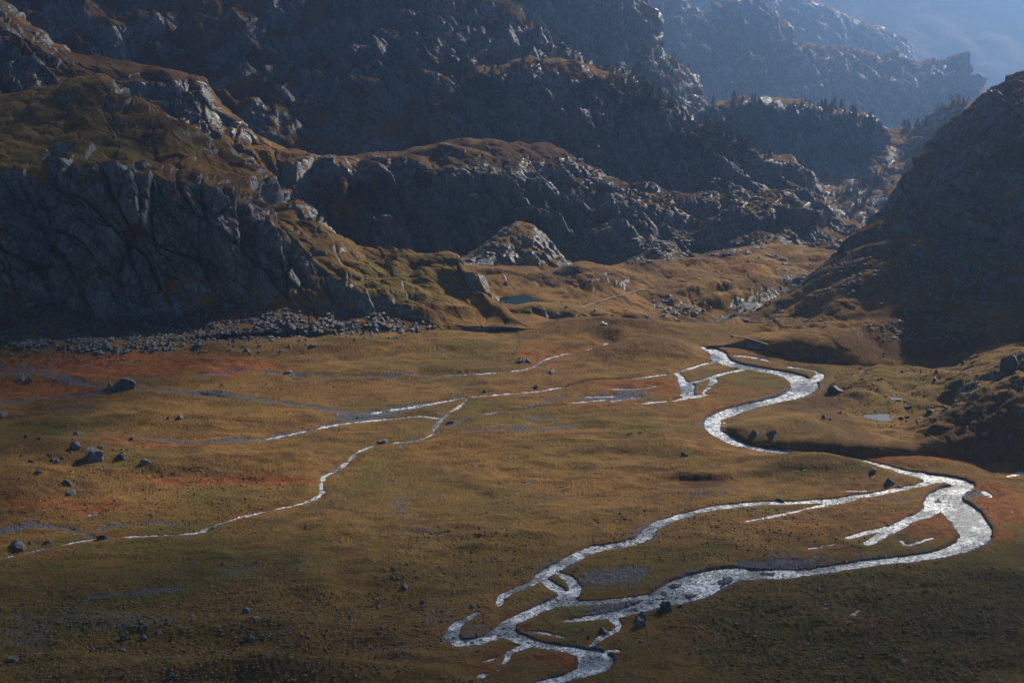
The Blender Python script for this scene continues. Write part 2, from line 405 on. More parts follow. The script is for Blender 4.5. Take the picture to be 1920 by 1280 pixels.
# --- knolls on the right bank
def rim(P, us):
    return P
loft('hill', 1352, 2320, [
    dict(v=[(1352, 812), (1400, 838), (1500, 850), (1600, 862), (1750, 874), (1920, 882), (2320, 905)], z=-1.5, amp=0, rock=-.3),
    dict(v=[(1352, 806), (1400, 834), (1500, 845), (1600, 856), (1750, 866), (1920, 874), (2320, 896)], z=-0.3, amp=.1, rock=-.3),
    dict(v=[(1352, 800), (1380, 806), (1430, 798), (1500, 786), (1560, 780), (1620, 800), (1700, 812), (1760, 795), (1820, 756), (1880, 722), (1920, 702), (2320, 640)],
         z=[(1352, .2), (1390, 2.4), (1500, 4.5), (1560, 5), (1640, 2.5), (1700, 3), (1760, 8), (1820, 13), (1880, 17), (1920, 20), (2320, 26)], dD=0, amp=[(1352, .2), (1700, .6), (1800, 1.2), (2320, 1.2)], rock=[(1352, -.2), (1740, -.1), (1800, .15), (1920, .3)]),
    dict(v=[(1352, 796), (1400, 785), (1470, 770), (1560, 762), (1620, 780), (1690, 785), (1750, 765), (1820, 728), (1880, 690), (1920, 665), (2320, 600)],
         z=[(1352, .2), (1400, 1.8), (1500, 2.4), (1620, 1.6), (1700, 1.8), (1760, 6), (1820, 13.5), (1880, 18), (1920, 22), (2320, 28)], amp=[(1352, .2), (1700, .3), (1800, 1), (2320, 1)], rock=[(1352, .0), (1740, .0), (1800, .2), (1920, .3)]),
    dict(v=[(1352, 792), (1400, 776), (1470, 758), (1560, 742), (1620, 735), (1690, 738), (1760, 735), (1820, 705), (1880, 675), (1920, 660), (2320, 590)],
         z=[(1352, .1), (1400, 1.2), (1500, 2), (1640, 4), (1700, 3.2), (1760, 5), (1820, 12), (1920, 18), (2320, 24)], amp=.4, rock=.15),
    dict(v=[(1352, 788), (1400, 770), (1470, 752), (1540, 742), (1585, 716), (1620, 692), (1655, 680), (1700, 685), (1750, 690), (1800, 688), (1850, 662), (1880, 648), (1920, 643), (2320, 560)],
         z=[(1352, 0), (1470, .8), (1540, 2.5), (1600, 5), (1655, 8), (1700, 7), (1800, 7), (1880, 11), (1920, 13), (2320, 20)], amp=[(1352, .1), (1540, .4), (2320, .5)], rock=[(1352, .15), (1580, .35), (1680, .2), (2320, .2)]),
], M_NEAR, seg=[6, 50, 22, 26, 40], big=(3.2, 24), rib=(2.6, 9, 0.6), blk=(2.0, 6, .7), fine=(0.45, 3), lean=-0.5, seed=3, smooth=10, back=((14, -6), (30, -16)), slope0=0.72, grassy=.2,
    green=[(1750, 720, 230, 60, .4), (1500, 800, 150, 40, .25)], heath_shade=[(1850, 830, 160, 60, .6), (1700, 860, 300, 22, .4)])  # shade on the front of the knolls painted in as dark ground

# --- sunlit knolls beyond the meadow
def lakepit(P, us):
    c = pt(968, 577, DG(577, -8.5))
    d = np.hypot((P[..., 0] - c[0]) / 1.0, (P[..., 1] - c[1]) / 1.9) + 2.5 * gn2(P[..., 0] / 9, P[..., 1] / 9)
    k = sst(18, 9, d)
    P[..., 2] = P[..., 2] * (1 - k) + (-11.0) * k
    r = sst(29, 18, d) * (1 - k)
    P[..., 2] = P[..., 2] * (1 - r) + np.maximum(P[..., 2], -8.0) * r
    return P
loft('hill', 860, 1640, [
    dict(v=[(860, 650), (1640, 660)], z=-14, amp=0, rock=.2),
    dict(v=[(860, 612), (1000, 612), (1150, 614), (1330, 655), (1640, 655)], D=[(860, 645), (1250, 642), (1330, 625), (1640, 640)], amp=.5, rock=[(860, .2), (1180, .25), (1250, .4), (1640, .5)]),
    dict(v=[(860, 560), (1000, 562), (1100, 565), (1200, 580), (1260, 592), (1340, 615), (1420, 600), (1640, 570)], D=[(860, 700), (1200, 700), (1340, 670), (1640, 690)], amp=.7, rock=[(860, .15), (1180, .2), (1230, .6), (1420, .5)]),
    dict(v=[(860, 520), (960, 515), (1030, 528), (1100, 512), (1200, 545), (1300, 535), (1450, 540), (1640, 520)], D=[(860, 745), (1200, 745), (1640, 740)], amp=1, rock=[(860, .2), (1300, .2), (1420, .45)]),
    dict(v=[(860, 500), (960, 508), (1040, 512), (1080, 499), (1130, 500), (1200, 512), (1300, 500), (1450, 500), (1640, 495)], D=[(860, 775), (1100, 765), (1300, 785), (1640, 780)], amp=1, rock=.25),
    dict(v=[(860, 505), (1000, 508), (1150, 510), (1180, 490), (1230, 484), (1300, 482), (1350, 472), (1400, 462), (1440, 456), (1500, 462), (1560, 468), (1600, 475), (1640, 480)], D=[(860, 800), (1200, 815), (1450, 835), (1640, 830)], amp=.6, rock=.2),
], M_NEAR, seg=[8, 70, 60, 40, 50], big=(4.6, 42), rib=(1.8, 15, 0.7), blk=(3.2, 10, .7), fine=(0.4, 4), lean=0.4, seed=4, smooth=10, rockb=0.10, ledge=(.8, 6), post=lakepit, slope0=0.72, grassy=.15,
    green=[(1040, 585, 80, 20, .5)], heath_shade=[(1130, 530, 60, 20, .8), (1210, 490, 50, 14, .9), (1250, 610, 130, 25, .7)], red=[(1390, 505, 40, 14, .6), (1060, 610, 60, 10, .35)])
loft('hill', 860, 1090, [
    dict(v=520, D=800, amp=.3, rock=.4),
    dict(v=[(860, 498), (900, 500), (1000, 506), (1060, 512), (1090, 520)], D=816, amp=.6, rock=.6),
    dict(v=[(860, 490), (900, 480), (950, 460), (1000, 462), (1040, 480), (1090, 515)], D=832, amp=1, rock=.75),
    dict(v=[(860, 484), (900, 464), (935, 437), (965, 416), (1000, 420), (1030, 444), (1052, 476), (1075, 508), (1090, 516)], D=855, amp=.6, rock=.5),
], M_NEAR, seg=[20, 40, 50], big=(2.5, 24), rib=(2.0, 10, 0.4), blk=(2.2, 7, .4), fine=(0.4, 3), lean=0.6, seed=5, smooth=6, back=((30, -20), (60, -40)))

# --- mountain ridges, nearest first
loft('mountain', -300, 1720, [
    dict(v=[(-300, 420), (0, 420), (400, 480), (600, 600), (860, 560), (1000, 530), (1150, 515), (1300, 505), (1450, 498), (1570, 520), (1720, 600)], D=[(-300, 870), (500, 835), (1150, 850), (1720, 850)], amp=.4, rock=.5),
    dict(v=[(-300, 300), (0, 260), (200, 240), (400, 330), (540, 400), (700, 430), (860, 420), (1000, 440), (1150, 450), (1300, 455), (1450, 450), (1570, 500), (1720, 580)], D=[(-300, 910), (500, 880), (700, 885), (1150, 888), (1720, 880)], amp=1, rock=[(-300, .2), (500, .25), (640, .35), (860, .6), (1720, .6)]),
    dict(v=[(-300, 60), (0, 130), (120, 180), (250, 190), (400, 260), (500, 320), (600, 330), (700, 330), (860, 325), (1000, 335), (1150, 385), (1300, 410), (1450, 405), (1570, 490), (1720, 560)], D=[(-300, 950), (500, 925), (700, 910), (1150, 915), (1720, 900)], amp=1, rock=[(-300, .2), (500, .3), (700, .35), (900, .55), (1720, .6)]),
    dict(v=[(-300, -170), (0, 12), (60, 58), (120, 100), (200, 112), (300, 128), (370, 142), (420, 205), (500, 268), (560, 289), (700, 287), (760, 282), (820, 270), (880, 264), (1000, 275), (1060, 292), (1150, 330), (1250, 358), (1300, 374), (1380, 378), (1440, 372), (1480, 386), (1510, 440), (1570, 475), (1720, 540)],
         D=[(-300, 1010), (400, 980), (560, 970), (700, 960), (900, 970), (1150, 960), (1450, 950), (1720, 930)], amp=[(-300, .6), (500, .4), (720, .25), (1000, .8), (1720, .8)], rock=[(-300, .2), (500, .15), (700, .12), (900, .2), (1150, .4), (1720, .45)]),
], M_MID, seg=[50, 90, 110], big=(8, 60), rib=(4.0, 26, 0.5), blk=(6, 16, .5), ledge=(6, 22), fine=(0.9, 6), lean=0.6, seed=6, smooth=10, slope0=0.76,
    heath_shade=[(250, 180, 300, 90, .5), (1000, 330, 420, 80, 1)], back=((30, -10), (110, -40)))  # heather; the wide patch is also darkened to dim the lit crest
loft('mountain', 690, 1720, [
    dict(v=[(690, 400), (900, 360), (1000, 370), (1150, 420), (1300, 450), (1400, 460), (1500, 490), (1720, 560)], D=1000, amp=.5, rock=.6),
    dict(v=[(690, 340), (860, 280), (1000, 290), (1100, 310), (1200, 350), (1300, 355), (1400, 385), (1500, 430), (1600, 480), (1720, 540)], D=1040, amp=.6, rock=.7),
    dict(v=[(690, 320), (760, 300), (860, 215), (1000, 200), (1100, 215), (1200, 250), (1300, 290), (1400, 335), (1500, 375), (1600, 450), (1720, 520)], D=1065, amp=1, rock=.7),
    dict(v=[(690, 310), (760, 282), (820, 205), (860, 155), (920, 130), (1000, 114), (1060, 119), (1130, 135), (1200, 165), (1250, 200), (1300, 225), (1350, 250), (1420, 288), (1500, 310), (1530, 345), (1560, 400), (1620, 440), (1720, 500)],
         D=[(690, 1080), (1000, 1110), (1250, 1115), (1720, 1090)], amp=.9, rock=[(690, .3), (900, .35), (1150, .5), (1720, .55)]),
], M_MID, seg=[20, 60, 70], big=(9, 60), rib=(4.0, 28, 0.45), blk=(7.5, 18, .5), ledge=(8, 24), fine=(0.9, 6), lean=0.6, seed=7, smooth=9, slope0=0.72, back=((45, -12), (130, -60)))
loft('mountain', -300, 1300, [
    dict(v=[(-300, 330), (0, 330), (400, 340), (800, 330), (1000, 220), (1130, 210), (1300, 330)], D=1100, amp=.5, rock=.2),
    dict(v=[(-300, 200), (0, 180), (400, 210), (620, 230), (800, 180), (900, 130), (1000, 110), (1130, 165), (1300, 300)], D=1190, amp=1, rock=[(0, .1), (600, .3), (800, .5)]),
    dict(v=[(-300, 60), (0, 60), (400, 90), (620, 100), (800, 70), (900, 60), (1000, 80), (1130, 155), (1300, 290)], D=[(0, 1290), (700, 1280), (1000, 1240), (1300, 1210)], amp=1.1, rock=[(0, .0), (500, .2), (700, .6)]),
    dict(v=[(-300, -80), (0, -60), (400, -40), (620, -40), (760, -30), (850, 0), (900, 25), (1000, 60), (1130, 145), (1300, 280)], D=[(0, 1400), (700, 1380), (1000, 1270), (1300, 1230)], amp=1.1, rock=[(0, .1), (500, .2), (700, .4)]),
    dict(v=[(-300, -330), (0, -260), (400, -220), (620, -200), (740, -120), (820, -50), (880, -5), (960, 30), (1060, 76), (1110, 110), (1150, 140), (1200, 180), (1300, 270)],
         D=[(-300, 1620), (600, 1560), (900, 1330), (1300, 1250)], amp=.9, rock=.25),
], M_MID, seg=[50, 90, 90, 60], big=(16, 90), rib=(6.0, 40, 0.55), blk=(11, 26, .5), ledge=(14, 32), fine=(1.4, 8), lean=0.7, seed=8, smooth=9, slope0=0.70, back=((60, -20), (160, -120)), heath_shade=[(300, 100, 250, 60, .5)])
loft('mountain', 860, 1420, [
    dict(v=[(860, 200), (1200, 260), (1420, 400)], D=1370, amp=.5, rock=.5),
    dict(v=[(860, 60), (1000, 60), (1150, 110), (1250, 180), (1340, 270), (1420, 380)], D=1410, amp=1, rock=.6),
    dict(v=[(860, -200), (1080, -120), (1170, -40), (1198, 0), (1218, 50), (1240, 100), (1270, 145), (1300, 190), (1340, 240), (1420, 340)], D=1520, amp=.6, rock=.4),
], M_MID, seg=[50, 110], big=(11, 70), rib=(7, 30, 0.35), blk=(8, 22, .35), ledge=(7, 30), far=1.32, fine=(1.2, 8), lean=0.6, seed=9, smooth=7, slope0=0.72, back=((60, -40), (160, -120)))
loft('mountain', 1240, 1800, [
    dict(v=[(1240, 480), (1500, 440), (1560, 460), (1620, 490), (1720, 560), (1800, 560)], D=1130, amp=.5, rock=.5),
    dict(v=[(1240, 380), (1500, 350), (1560, 370), (1650, 380), (1720, 400), (1800, 400)], D=1230, amp=.7, rock=.65),
    dict(v=[(1240, 310), (1400, 285), (1500, 300), (1600, 305), (1655, 315), (1720, 310), (1800, 320)], D=1325, amp=.7, rock=.6),
    dict(v=[(1240, 290), (1300, 225), (1340, 206), (1400, 196), (1500, 204), (1560, 214), (1610, 228), (1640, 252), (1660, 290), (1800, 310)], D=1350, amp=1, rock=.7),
    dict(v=[(1240, 280), (1300, 214), (1340, 194), (1400, 185), (1450, 186), (1500, 190), (1560, 198), (1605, 210), (1636, 232), (1652, 270), (1680, 290), (1800, 305)], D=1390, amp=.5, rock=.4),
], M_MID, seg=[50, 60, 50, 14], big=(6, 50), rib=(5, 20, 0.3), blk=(6, 15, .3), far=1.2, fine=(1.2, 8), lean=0.2, seed=10, smooth=5, slope0=0.74, back=((50, -30), (160, -90)))
loft('mountain', 1590, 2320, [
    dict(v=[(1590, 480), (1720, 450), (1920, 300), (2320, 300)], D=1120, amp=.4, rock=.4),
    dict(v=[(1590, 380), (1700, 370), (1760, 310), (1850, 270), (2320, 270)], D=1210, amp=.8, rock=.5),
    dict(v=[(1590, 320), (1640, 280), (1700, 290), (1740, 270), (1790, 235), (1850, 240), (2320, 260)], D=1290, amp=.8, rock=.35),
    dict(v=[(1590, 300), (1630, 245), (1680, 240), (1720, 234), (1745, 215), (1765, 195), (1790, 186), (1815, 185), (1840, 198), (1870, 190), (1920, 200), (2320, 220)], D=1360, amp=.7, rock=.4),
], M_MID, seg=[50, 60, 60], big=(6, 50), rib=(4, 18, 0.6), blk=(4, 15, .5), far=1.25, fine=(1.2, 8), lean=0.2, seed=11, smooth=6, slope0=0.74, back=((50, -30), (160, -90)))
loft('mountain', 1120, 2320, [
    dict(v=[(1120, 260), (1900, 300), (2320, 300)], D=1780, amp=.4, rock=.5),
    dict(v=[(1120, 130), (1300, 190), (1450, 215), (1550, 232), (1650, 245), (1750, 230), (1850, 215), (2320, 240)], D=1850, amp=.8, rock=.6),
    dict(v=[(1120, 20), (1230, 60), (1300, 100), (1400, 110), (1500, 150), (1600, 160), (1700, 160), (1790, 150), (1830, 185), (2320, 225)], D=1900, amp=1, rock=.65),
    dict(v=[(1120, -120), (1230, -50), (1290, 0), (1326, 20), (1345, 4), (1380, -14), (1405, -10), (1430, 8), (1452, 38), (1480, 62), (1500, 79), (1560, 88), (1600, 93), (1650, 104), (1690, 96), (1710, 108), (1730, 116), (1750, 104), (1770, 110), (1786, 99), (1800, 112), (1818, 130), (1824, 162), (1850, 167), (1880, 180), (1950, 205), (2320, 220)],
         D=[(1120, 2000), (1400, 2000), (1850, 1960), (2320, 1960)], amp=.5, rock=.4),
], M_FAR, seg=[30, 60, 70], big=(20, 160), rib=(18, 64, 0.3), blk=(18, 42, .3), ledge=(10, 60), far=1.85, fine=(3, 18), lean=0.3, seed=12, smooth=5, slope0=0.72, back=((60, -20), (200, -120)))
loft('mountain', 1250, 2320, [
    dict(v=[(1250, 220), (2320, 280)], D=2500, amp=.4, rock=.5),
    dict(v=[(1250, 20), (1440, 80), (1600, 120), (1800, 200), (2320, 270)], D=2560, amp=.9, rock=.6),
    dict(v=[(1250, -160), (1400, -60), (1440, -25), (1500, -5), (1560, 15), (1600, 32), (1650, 48), (1680, 66), (1698, 84), (1712, 108), (1745, 130), (1800, 175), (2320, 260)], D=2700, amp=.6, rock=.4),
], M_FAR, du=2.5, seg=[40, 90], big=(22, 170), rib=(14, 60, 0.4), blk=(14, 50, .4), far=1.95, fine=(4, 24), lean=0.3, seed=13, smooth=6, back=((60, -40), (200, -120)))
loft('mountain', 900, 2500, [
    dict(v=[(900, 300), (2500, 300)], D=4100, amp=.4, rock=-.6),
    dict(v=[(900, 100), (1600, 90), (1750, 60), (2500, 140)], D=4600, amp=1, rock=-.6),
    dict(v=[(900, -100), (1500, -120), (1800, -60), (2500, -40)], D=5000, amp=1, rock=-.6),
    dict(v=[(900, -340), (1500, -300), (1800, -240), (2500, -260)], D=5400, amp=1, rock=-.6),
], M_FAR, du=4, seg=[40, 40, 30], big=(60, 560), rib=(34, 170, 0.6), far=1.75, fine=(5, 60), rockb=-.6, lean=0.3, seed=14, smooth=40, back=((200, -100), (600, -500)))
print('lofts', round(time.time() - T0, 1))
# ---------------------------------------------------------------- valley floor with the river
W_ = []   # wet channels: (list of (u,v,width m)), depth
def ch(*p): W_.append(p)
ch((1318,652,3),(1330,655,5),(1347,664,7),(1350,675,8),(1375,686,7),(1410,692,6.5),(1450,699,6.5),(1485,706,8),(1508,718,11),(1510,731,9.5),(1485,745,8),(1440,757,6.5),(1400,765,6.5),(1366,776,8),(1346,788,8.5),(1342,800,9),(1358,817,9),(1385,831,9),(1430,843,7.5),(1480,849,6.5),(1530,853,6),(1570,858,4.2),(1612,864,3),(1655,874,2.6),(1696,886,3.5),(1735,895,5.5),(1765,899,7),(1800,907,7),(1812,914,6),(1785,922,8),(1768,936,11),(1790,953,12),(1815,976,11.5),(1830,1000,9.5),(1826,1015,8),(1790,1034,5.5),(1740,1045,4.5),(1680,1052,4.6),(1600,1061,4.2),(1545,1071,4.2),(1490,1078,5.5),(1430,1079,7),(1365,1079,10),(1320,1093,13),(1288,1108,14),(1255,1122,10),(1215,1137,6),(1160,1152,4),(1110,1160,2.5),(1060,1165,1.6))
ch((1270,1108,6),(1230,1118,3.5),(1180,1124,2.2),(1120,1130,2.2),(1065,1134,3))
ch((1700,886,3),(1750,902,4),(1722,912,3),(1690,917,2.6),(1640,928,2.4),(1610,931,3),(1570,939,3.4),(1500,943,2.6),(1450,944,2.8),(1380,948,3),(1330,955,3),(1280,968,3.2),(1240,981,3.6),(1216,997,4),(1208,1010,4.6),(1165,1024,4),(1112,1029,4.6),(1062,1055,4.4),(1018,1079,4.2),(1003,1093,2.6),(960,1109,2.2),(940,1119,2),(935,1136,1.2))
ch((1606,933,1.8),(1580,943,1.4),(1550,947,2.6),(1518,953,1.4),(1470,965,1.2),(1400,978,.9))
ch((1590,921,1.0),(1622,921,1.0)); ch((1750,902,4),(1780,903,5))
ch((1018,1086,2),(1034,1099,3),(1058,1113,3.4),(1060,1124,4.5)); ch((1040,1072,1),(1064,1082,3.2),(1076,1098,3),(1078,1108,3.5),(1060,1122,4.5),(1050,1130,5))
ch((1062,1124,5),(1036,1134,4.5),(985,1155,3.8),(952,1168,3.8),(945,1184,5),(920,1197,3.4),(880,1208,4.2),(857,1206,4),(848,1192,4),(856,1172,2.6),(895,1149,1.6))
ch((948,1186,5),(975,1200,4),(1010,1211,3.4),(1060,1218,3),(1098,1226,5),(1120,1238,9.5),(1116,1252,7),(1080,1268,3.6),(1030,1280,3.4),(985,1296,3.4))
ch((1002,1208,1.6),(956,1222,1.8),(952,1232,1.4),(944,1244,1)); ch((948,1228,1),(905,1242,.8)); ch((936,1256,1.1),(900,1268,1.2)); ch((985,1185,.7),(1020,1186,.9),(1056,1196,1.1))
ch((1147,1158,1.8),(1162,1176,1.8),(1150,1185,1.6),(1130,1192,2),(1105,1212,1.2)); ch((1140,1222,1.4),(1152,1222,1.2))
ch((1758,936,7),(1752,955,6),(1730,968,4.4),(1700,978,3.6),(1682,990,3.6),(1655,1003,3.4),(1628,1020,2.4)); ch((1662,990,1.6),(1625,1000,2.2),(1590,1009,1.8)); ch((1565,1021,1.1),(1520,1029,1)); ch((1744,1010,.8),(1722,1017,.9),(1700,1024,1.6),(1692,1016,.6))
ch((1890,894,.9),(1913,887,1.6)); ch((1846,923,1.6),(1858,932,1.2)); 
ch((1366,667,1),(1400,669,1.3),(1424,673,1.3),(1442,678,1.3)); ch((1480,689,1),(1520,694,1.4),(1538,701,2.2),(1534,710,4),(1512,719,6)); ch((1578,716,2.4),(1585,714,1.4))
ch((1338,680,2.2),(1313,685,1.6),(1290,693,1.8),(1267,700,2.4),(1276,708,1.8),(1280,716,3),(1288,722,6),(1291,733,4.4),(1286,745,5),(1308,745,3.2),(1324,741,2)); ch((1288,722,2),(1308,716,1.6),(1334,708,2.4),(1340,714,2.6),(1330,723,1.6)); ch((1336,707,2),(1358,701,1.8),(1392,694,2)); ch((1324,741,1.3),(1318,736,1),(1330,727,1.2)); ch((1284,748,2),(1265,752,1.6)); ch((1250,753,1),(1207,757,1.1))
ch((1246,703,1.2),(1190,711,1.3)); ch((1228,725,.9),(1196,730,1.2),(1153,730,2.0)); ch((1200,746,1.2),(1160,751,1),(1150,753,1.2)); ch((1145,744,1.2),(1100,745,1.4)); ch((1130,751,.9),(1075,756,1.1))
ch((1050,727,1),(1017,734,1.5),(940,740,1.3),(880,745,1.4),(840,752,1.5),(800,760,2.2),(760,766,2.2),(700,775,1.2))
ch((878,748,1.3),(862,762,1.3),(840,776,1.4),(822,793,1.6),(813,808,1.5),(812,816,1.3),(780,827,1.7),(738,831,1.5),(720,832,.9),(690,839,1.3),(664,852,1.6),(655,866,1.5),(630,883,1.5),(608,893,1.7),(602,907,1.3),(606,925,1.7),(582,942,1.6),(520,955,1.4),(462,967,1.4),(410,983,1.3),(385,992,2.2),(378,1000,1.6),(330,1003,1.1),(270,1006,1.0),(200,1008,.9),(150,1016,.9),(85,1028,.8),(40,1040,.6),(-40,1056,.6))
ch((822,785,1),(790,780,.9),(740,786,1.5),(690,790,1.6),(640,795,1.2),(560,812,1.2),(500,824,.8))
ch((1136,644,1),(1136,650,.8)); ch((1128,652,.6),(1060,664,1.1),(1030,672,1.3),(1012,680,1.6),(1007,686,1.4),(980,695,1.2),(930,700,1.3),(895,702,1.2)); ch((870,704,.6),(800,706,.6))
ch((943,770,.6),(915,776,1),(908,777,.8)); ch((548,712,.5),(560,712,.6))
ch((170,966,1),(182,964,1.2)); ch((1612,1145,.6),(1600,1152,.9))
# dry gravel channels and gravel patches
G_ = [((640,777,5),(600,768,3),(560,762,3.5),(500,753,4),(440,745,3.5),(380,741,3),(300,740,2.4),(230,741,3),(150,748,2.4),(60,756,2.4),(-40,766,2.4)),
      ((800,760,5),(740,772,8),(690,782,9),(650,784,6)), ((700,788,4),(640,794,3),(560,812,3),(480,828,3.4),(420,835,3.4),(350,835,3),(260,829,2.4),(180,822,2.4)),
      ((895,702,2),(820,706,2.4),(740,712,2.4),(680,713,2),(600,710,2),(530,704,2.4),(470,696,2),(420,701,2),(340,715,1.6),(270,718,1.6)),
      ((0,702,4),(60,708,4),(120,722,4.5),(190,732,4)), ((170,1008,1.6),(120,990,2.6),(60,988,3.6),(0,1000,3.6)), ((350,985,1),(250,980,1.4),(190,996,1.4)),
      ((330,1104,3),(260,1112,3),(200,1120,2),(170,1128,2)), ((1190,740,5),(1130,748,5),(1090,748,3)), ((1240,1128,7),(1180,1138,7),(1120,1145,5)),
      ((1480,1060,6),(1440,1066,6),(1400,1060,4)), ((1060,745,1),(1000,768,1.2),(900,778,1.6),(850,800,1.8),(820,815,1.6)), ((1800,935,5),(1830,930,6)), ((1120,1085,7),(1190,1075,7)), ((1560,855,3),(1590,858,3))]
DARKD = [((1190,711,1.6),(1120,717,1.4),(1060,727,1.2)), ((370,741,1),(560,760,1)), ((1200,746,1),(1100,758,1.2),(1000,768,1.2),(930,774,1))]
TRK = [((965,628,2.2),(972,655,2),(955,680,2),(900,702,2),(860,740,2.4),(820,785,2.6),(760,835,2.6),(715,880,2.4),(690,910,2.2),(650,935,2.2),(570,963,2.4),(480,1005,2.4),(390,1050,2.4),(300,1090,2.4),(200,1118,2.2),(130,1155,2),(95,1190,2.2),(70,1290,2.4))]

vr = np.concatenate([np.linspace(1560, 1335, 40, endpoint=False), np.linspace(1335, 605, 730, endpoint=False)])
Dr = np.concatenate([DG(vr), np.linspace(DG(605) + 2, DG(605) + 160, 60)])
uc = np.arange(-330, 2360, 1.75)
X = np.array([(uc - 960) / F * (cp * d + sp * CH) for d in Dr]); Y = np.repeat(Dr[:, None], len(uc), 1)
U, V, _ = proj(np.stack([X, Y, np.zeros_like(X)], -1))
print('floor grid', X.shape)

def chan_dist(chs, pad):
    """signed distance (negative inside) to a set of tapered channels, in metres"""
    out = np.full(X.shape, 60.0, np.float32); hwo = np.zeros(X.shape, np.float32)
    for c in chs:
        c = np.array(c, float)
        # smooth the polyline
        t = np.arange(len(c)); tt = np.linspace(0, len(c) - 1, max(2, (len(c) - 1) * 5 + 1))
        q = np.stack([np.interp(tt, t, c[:, k]) for k in range(3)], 1)
        if len(c) > 2:
            for _ in range(3): q[1:-1] = 0.25 * q[:-2] + 0.5 * q[1:-1] + 0.25 * q[2:]
        q[:, 2] *= np.where((q[:, 0] < 1090) & (q[:, 2] < 2.3) & (q[:, 1] < 1060), .72, 1.0)
        g = pt(q[:, 0], q[:, 1], DG(q[:, 1], -0.4))
        gx, gy, hw = g[:, 0], g[:, 1], q[:, 2] / 2 * (.9 if pad > 20 else 1)
        for i in range(len(q) - 1):
            y0, y1 = min(gy[i], gy[i + 1]) - pad, max(gy[i], gy[i + 1]) + pad
            r0, r1 = np.searchsorted(Dr, y0), np.searchsorted(Dr, y1)
            if r1 <= r0: continue
            ua, ub = min(q[i, 0], q[i + 1, 0]) - pad * 8.5, max(q[i, 0], q[i + 1, 0]) + pad * 8.5
            c0, c1 = np.searchsorted(uc, ua), np.searchsorted(uc, ub)
            if c1 <= c0: continue
            sx, sy = X[r0:r1, c0:c1] - gx[i], Y[r0:r1, c0:c1] - gy[i]
            dx, dy = gx[i + 1] - gx[i], gy[i + 1] - gy[i]
            tt_ = np.clip((sx * dx + sy * dy) / (dx * dx + dy * dy + 1e-9), 0, 1)
            d = np.hypot(sx - tt_ * dx, sy - tt_ * dy) - (hw[i] + tt_ * (hw[i + 1] - hw[i]))
            o = out[r0:r1, c0:c1]; h_ = hwo[r0:r1, c0:c1]; b_ = d < o; o[b_] = d[b_]; h_[b_] = (hw[i] + tt_ * (hw[i + 1] - hw[i]))[b_]
    return out, hwo
dw, hwn = chan_dist(W_, 22); dw += 0.0; print('wet', round(time.time() - T0, 1))
dg = chan_dist(G_, 6)[0]; dk = chan_dist(DARKD, 4)[0]; dt = chan_dist(TRK, 4)[0]
en = gn2(X / 2.6, Y / 2.6, 3) * 0.8 + gn2(X / 1.1, Y / 1.1, 5) * 0.5 + gn2(X / 7, Y / 7, 6) * 0.9
dwn = dw + en * np.where(hwn < .62, .62, np.clip(0.30 + 0.10 * hwn, 0, .5))
rim = np.clip(-0.22 + 0.16 * hwn, -0.18, 0.35)
near = sst(1.0, 16, dw)
Z = 0.35 + near * (2.2 * fbm2(X / 70, Y / 55, 3, 1) + 1.15 * fbm2(X / 20, Y / 13, 3, 2)) + 0.22 * gn2(X / 8, Y / 5, 7) * sst(.5, 4, dw)
Z = np.maximum(Z, -0.1)
tus = np.abs(gn2(X / 1.5, Y / 1.5, 8)) * 0.34 + np.abs(gn2(X / .7, Y / .7, 9)) * 0.12
tusA = 0.75 + 0.9 * blobs(U, V, [(1650, 1180, 420, 130, 1), (300, 1200, 500, 110, .5), (1800, 720, 300, 60, .6)])
Z += tus * tusA * sst(.0, 2.0, dw)
def bump_(u, v, ru, rv, h):
    c = pt(u, v, DG(v)); k = (cp * c[1] + sp * CH) / F
    rx = ru * k; ry = abs(DG(v - rv) - DG(v + rv)) / 2
    return h * np.exp(-(((X - c[0]) / rx) ** 2 + ((Y - c[1]) / ry) ** 2))
hz = bump_(1530, 872, 95, 14, 3.4) + bump_(1660, 880, 70, 9, 2.0) + bump_(1180, 668, 170, 16, 2.6) + bump_(1130, 622, 170, 16, 4.0) + bump_(1245, 655, 60, 14, 2.0)
hz += bump_(120, 850, 150, 22, 4.5) + bump_(300, 790, 200, 14, 2.4) + bump_(30, 905, 120, 30, 4) + bump_(520, 780, 120, 12, 1.4) + bump_(60, 715, 160, 14, 2)
hz += bump_(1330, 925, 70, 10, 1.5) - bump_(1315, 909, 50, 7, 4.5) + bump_(1300, 894, 60, 5, 1.6) + bump_(1160, 960, 130, 18, 1.2) + bump_(450, 870, 200, 14, 1.6) + bump_(380, 1180, 260, 24, 2.2) + bump_(540, 1270, 280, 22, 4)
hz += bump_(750, 700, 200, 12, 1.5) + bump_(650, 655, 300, 14, 3.0) + bump_(100, 660, 240, 22, 3.5) + bump_(1780, 1160, 260, 50, 1.5) + bump_(790, 1000, 40, 5, -1.0) + bump_(740, 1240, 90, 9, 1.6)
Z += hz * sst(.5, 9, dw)
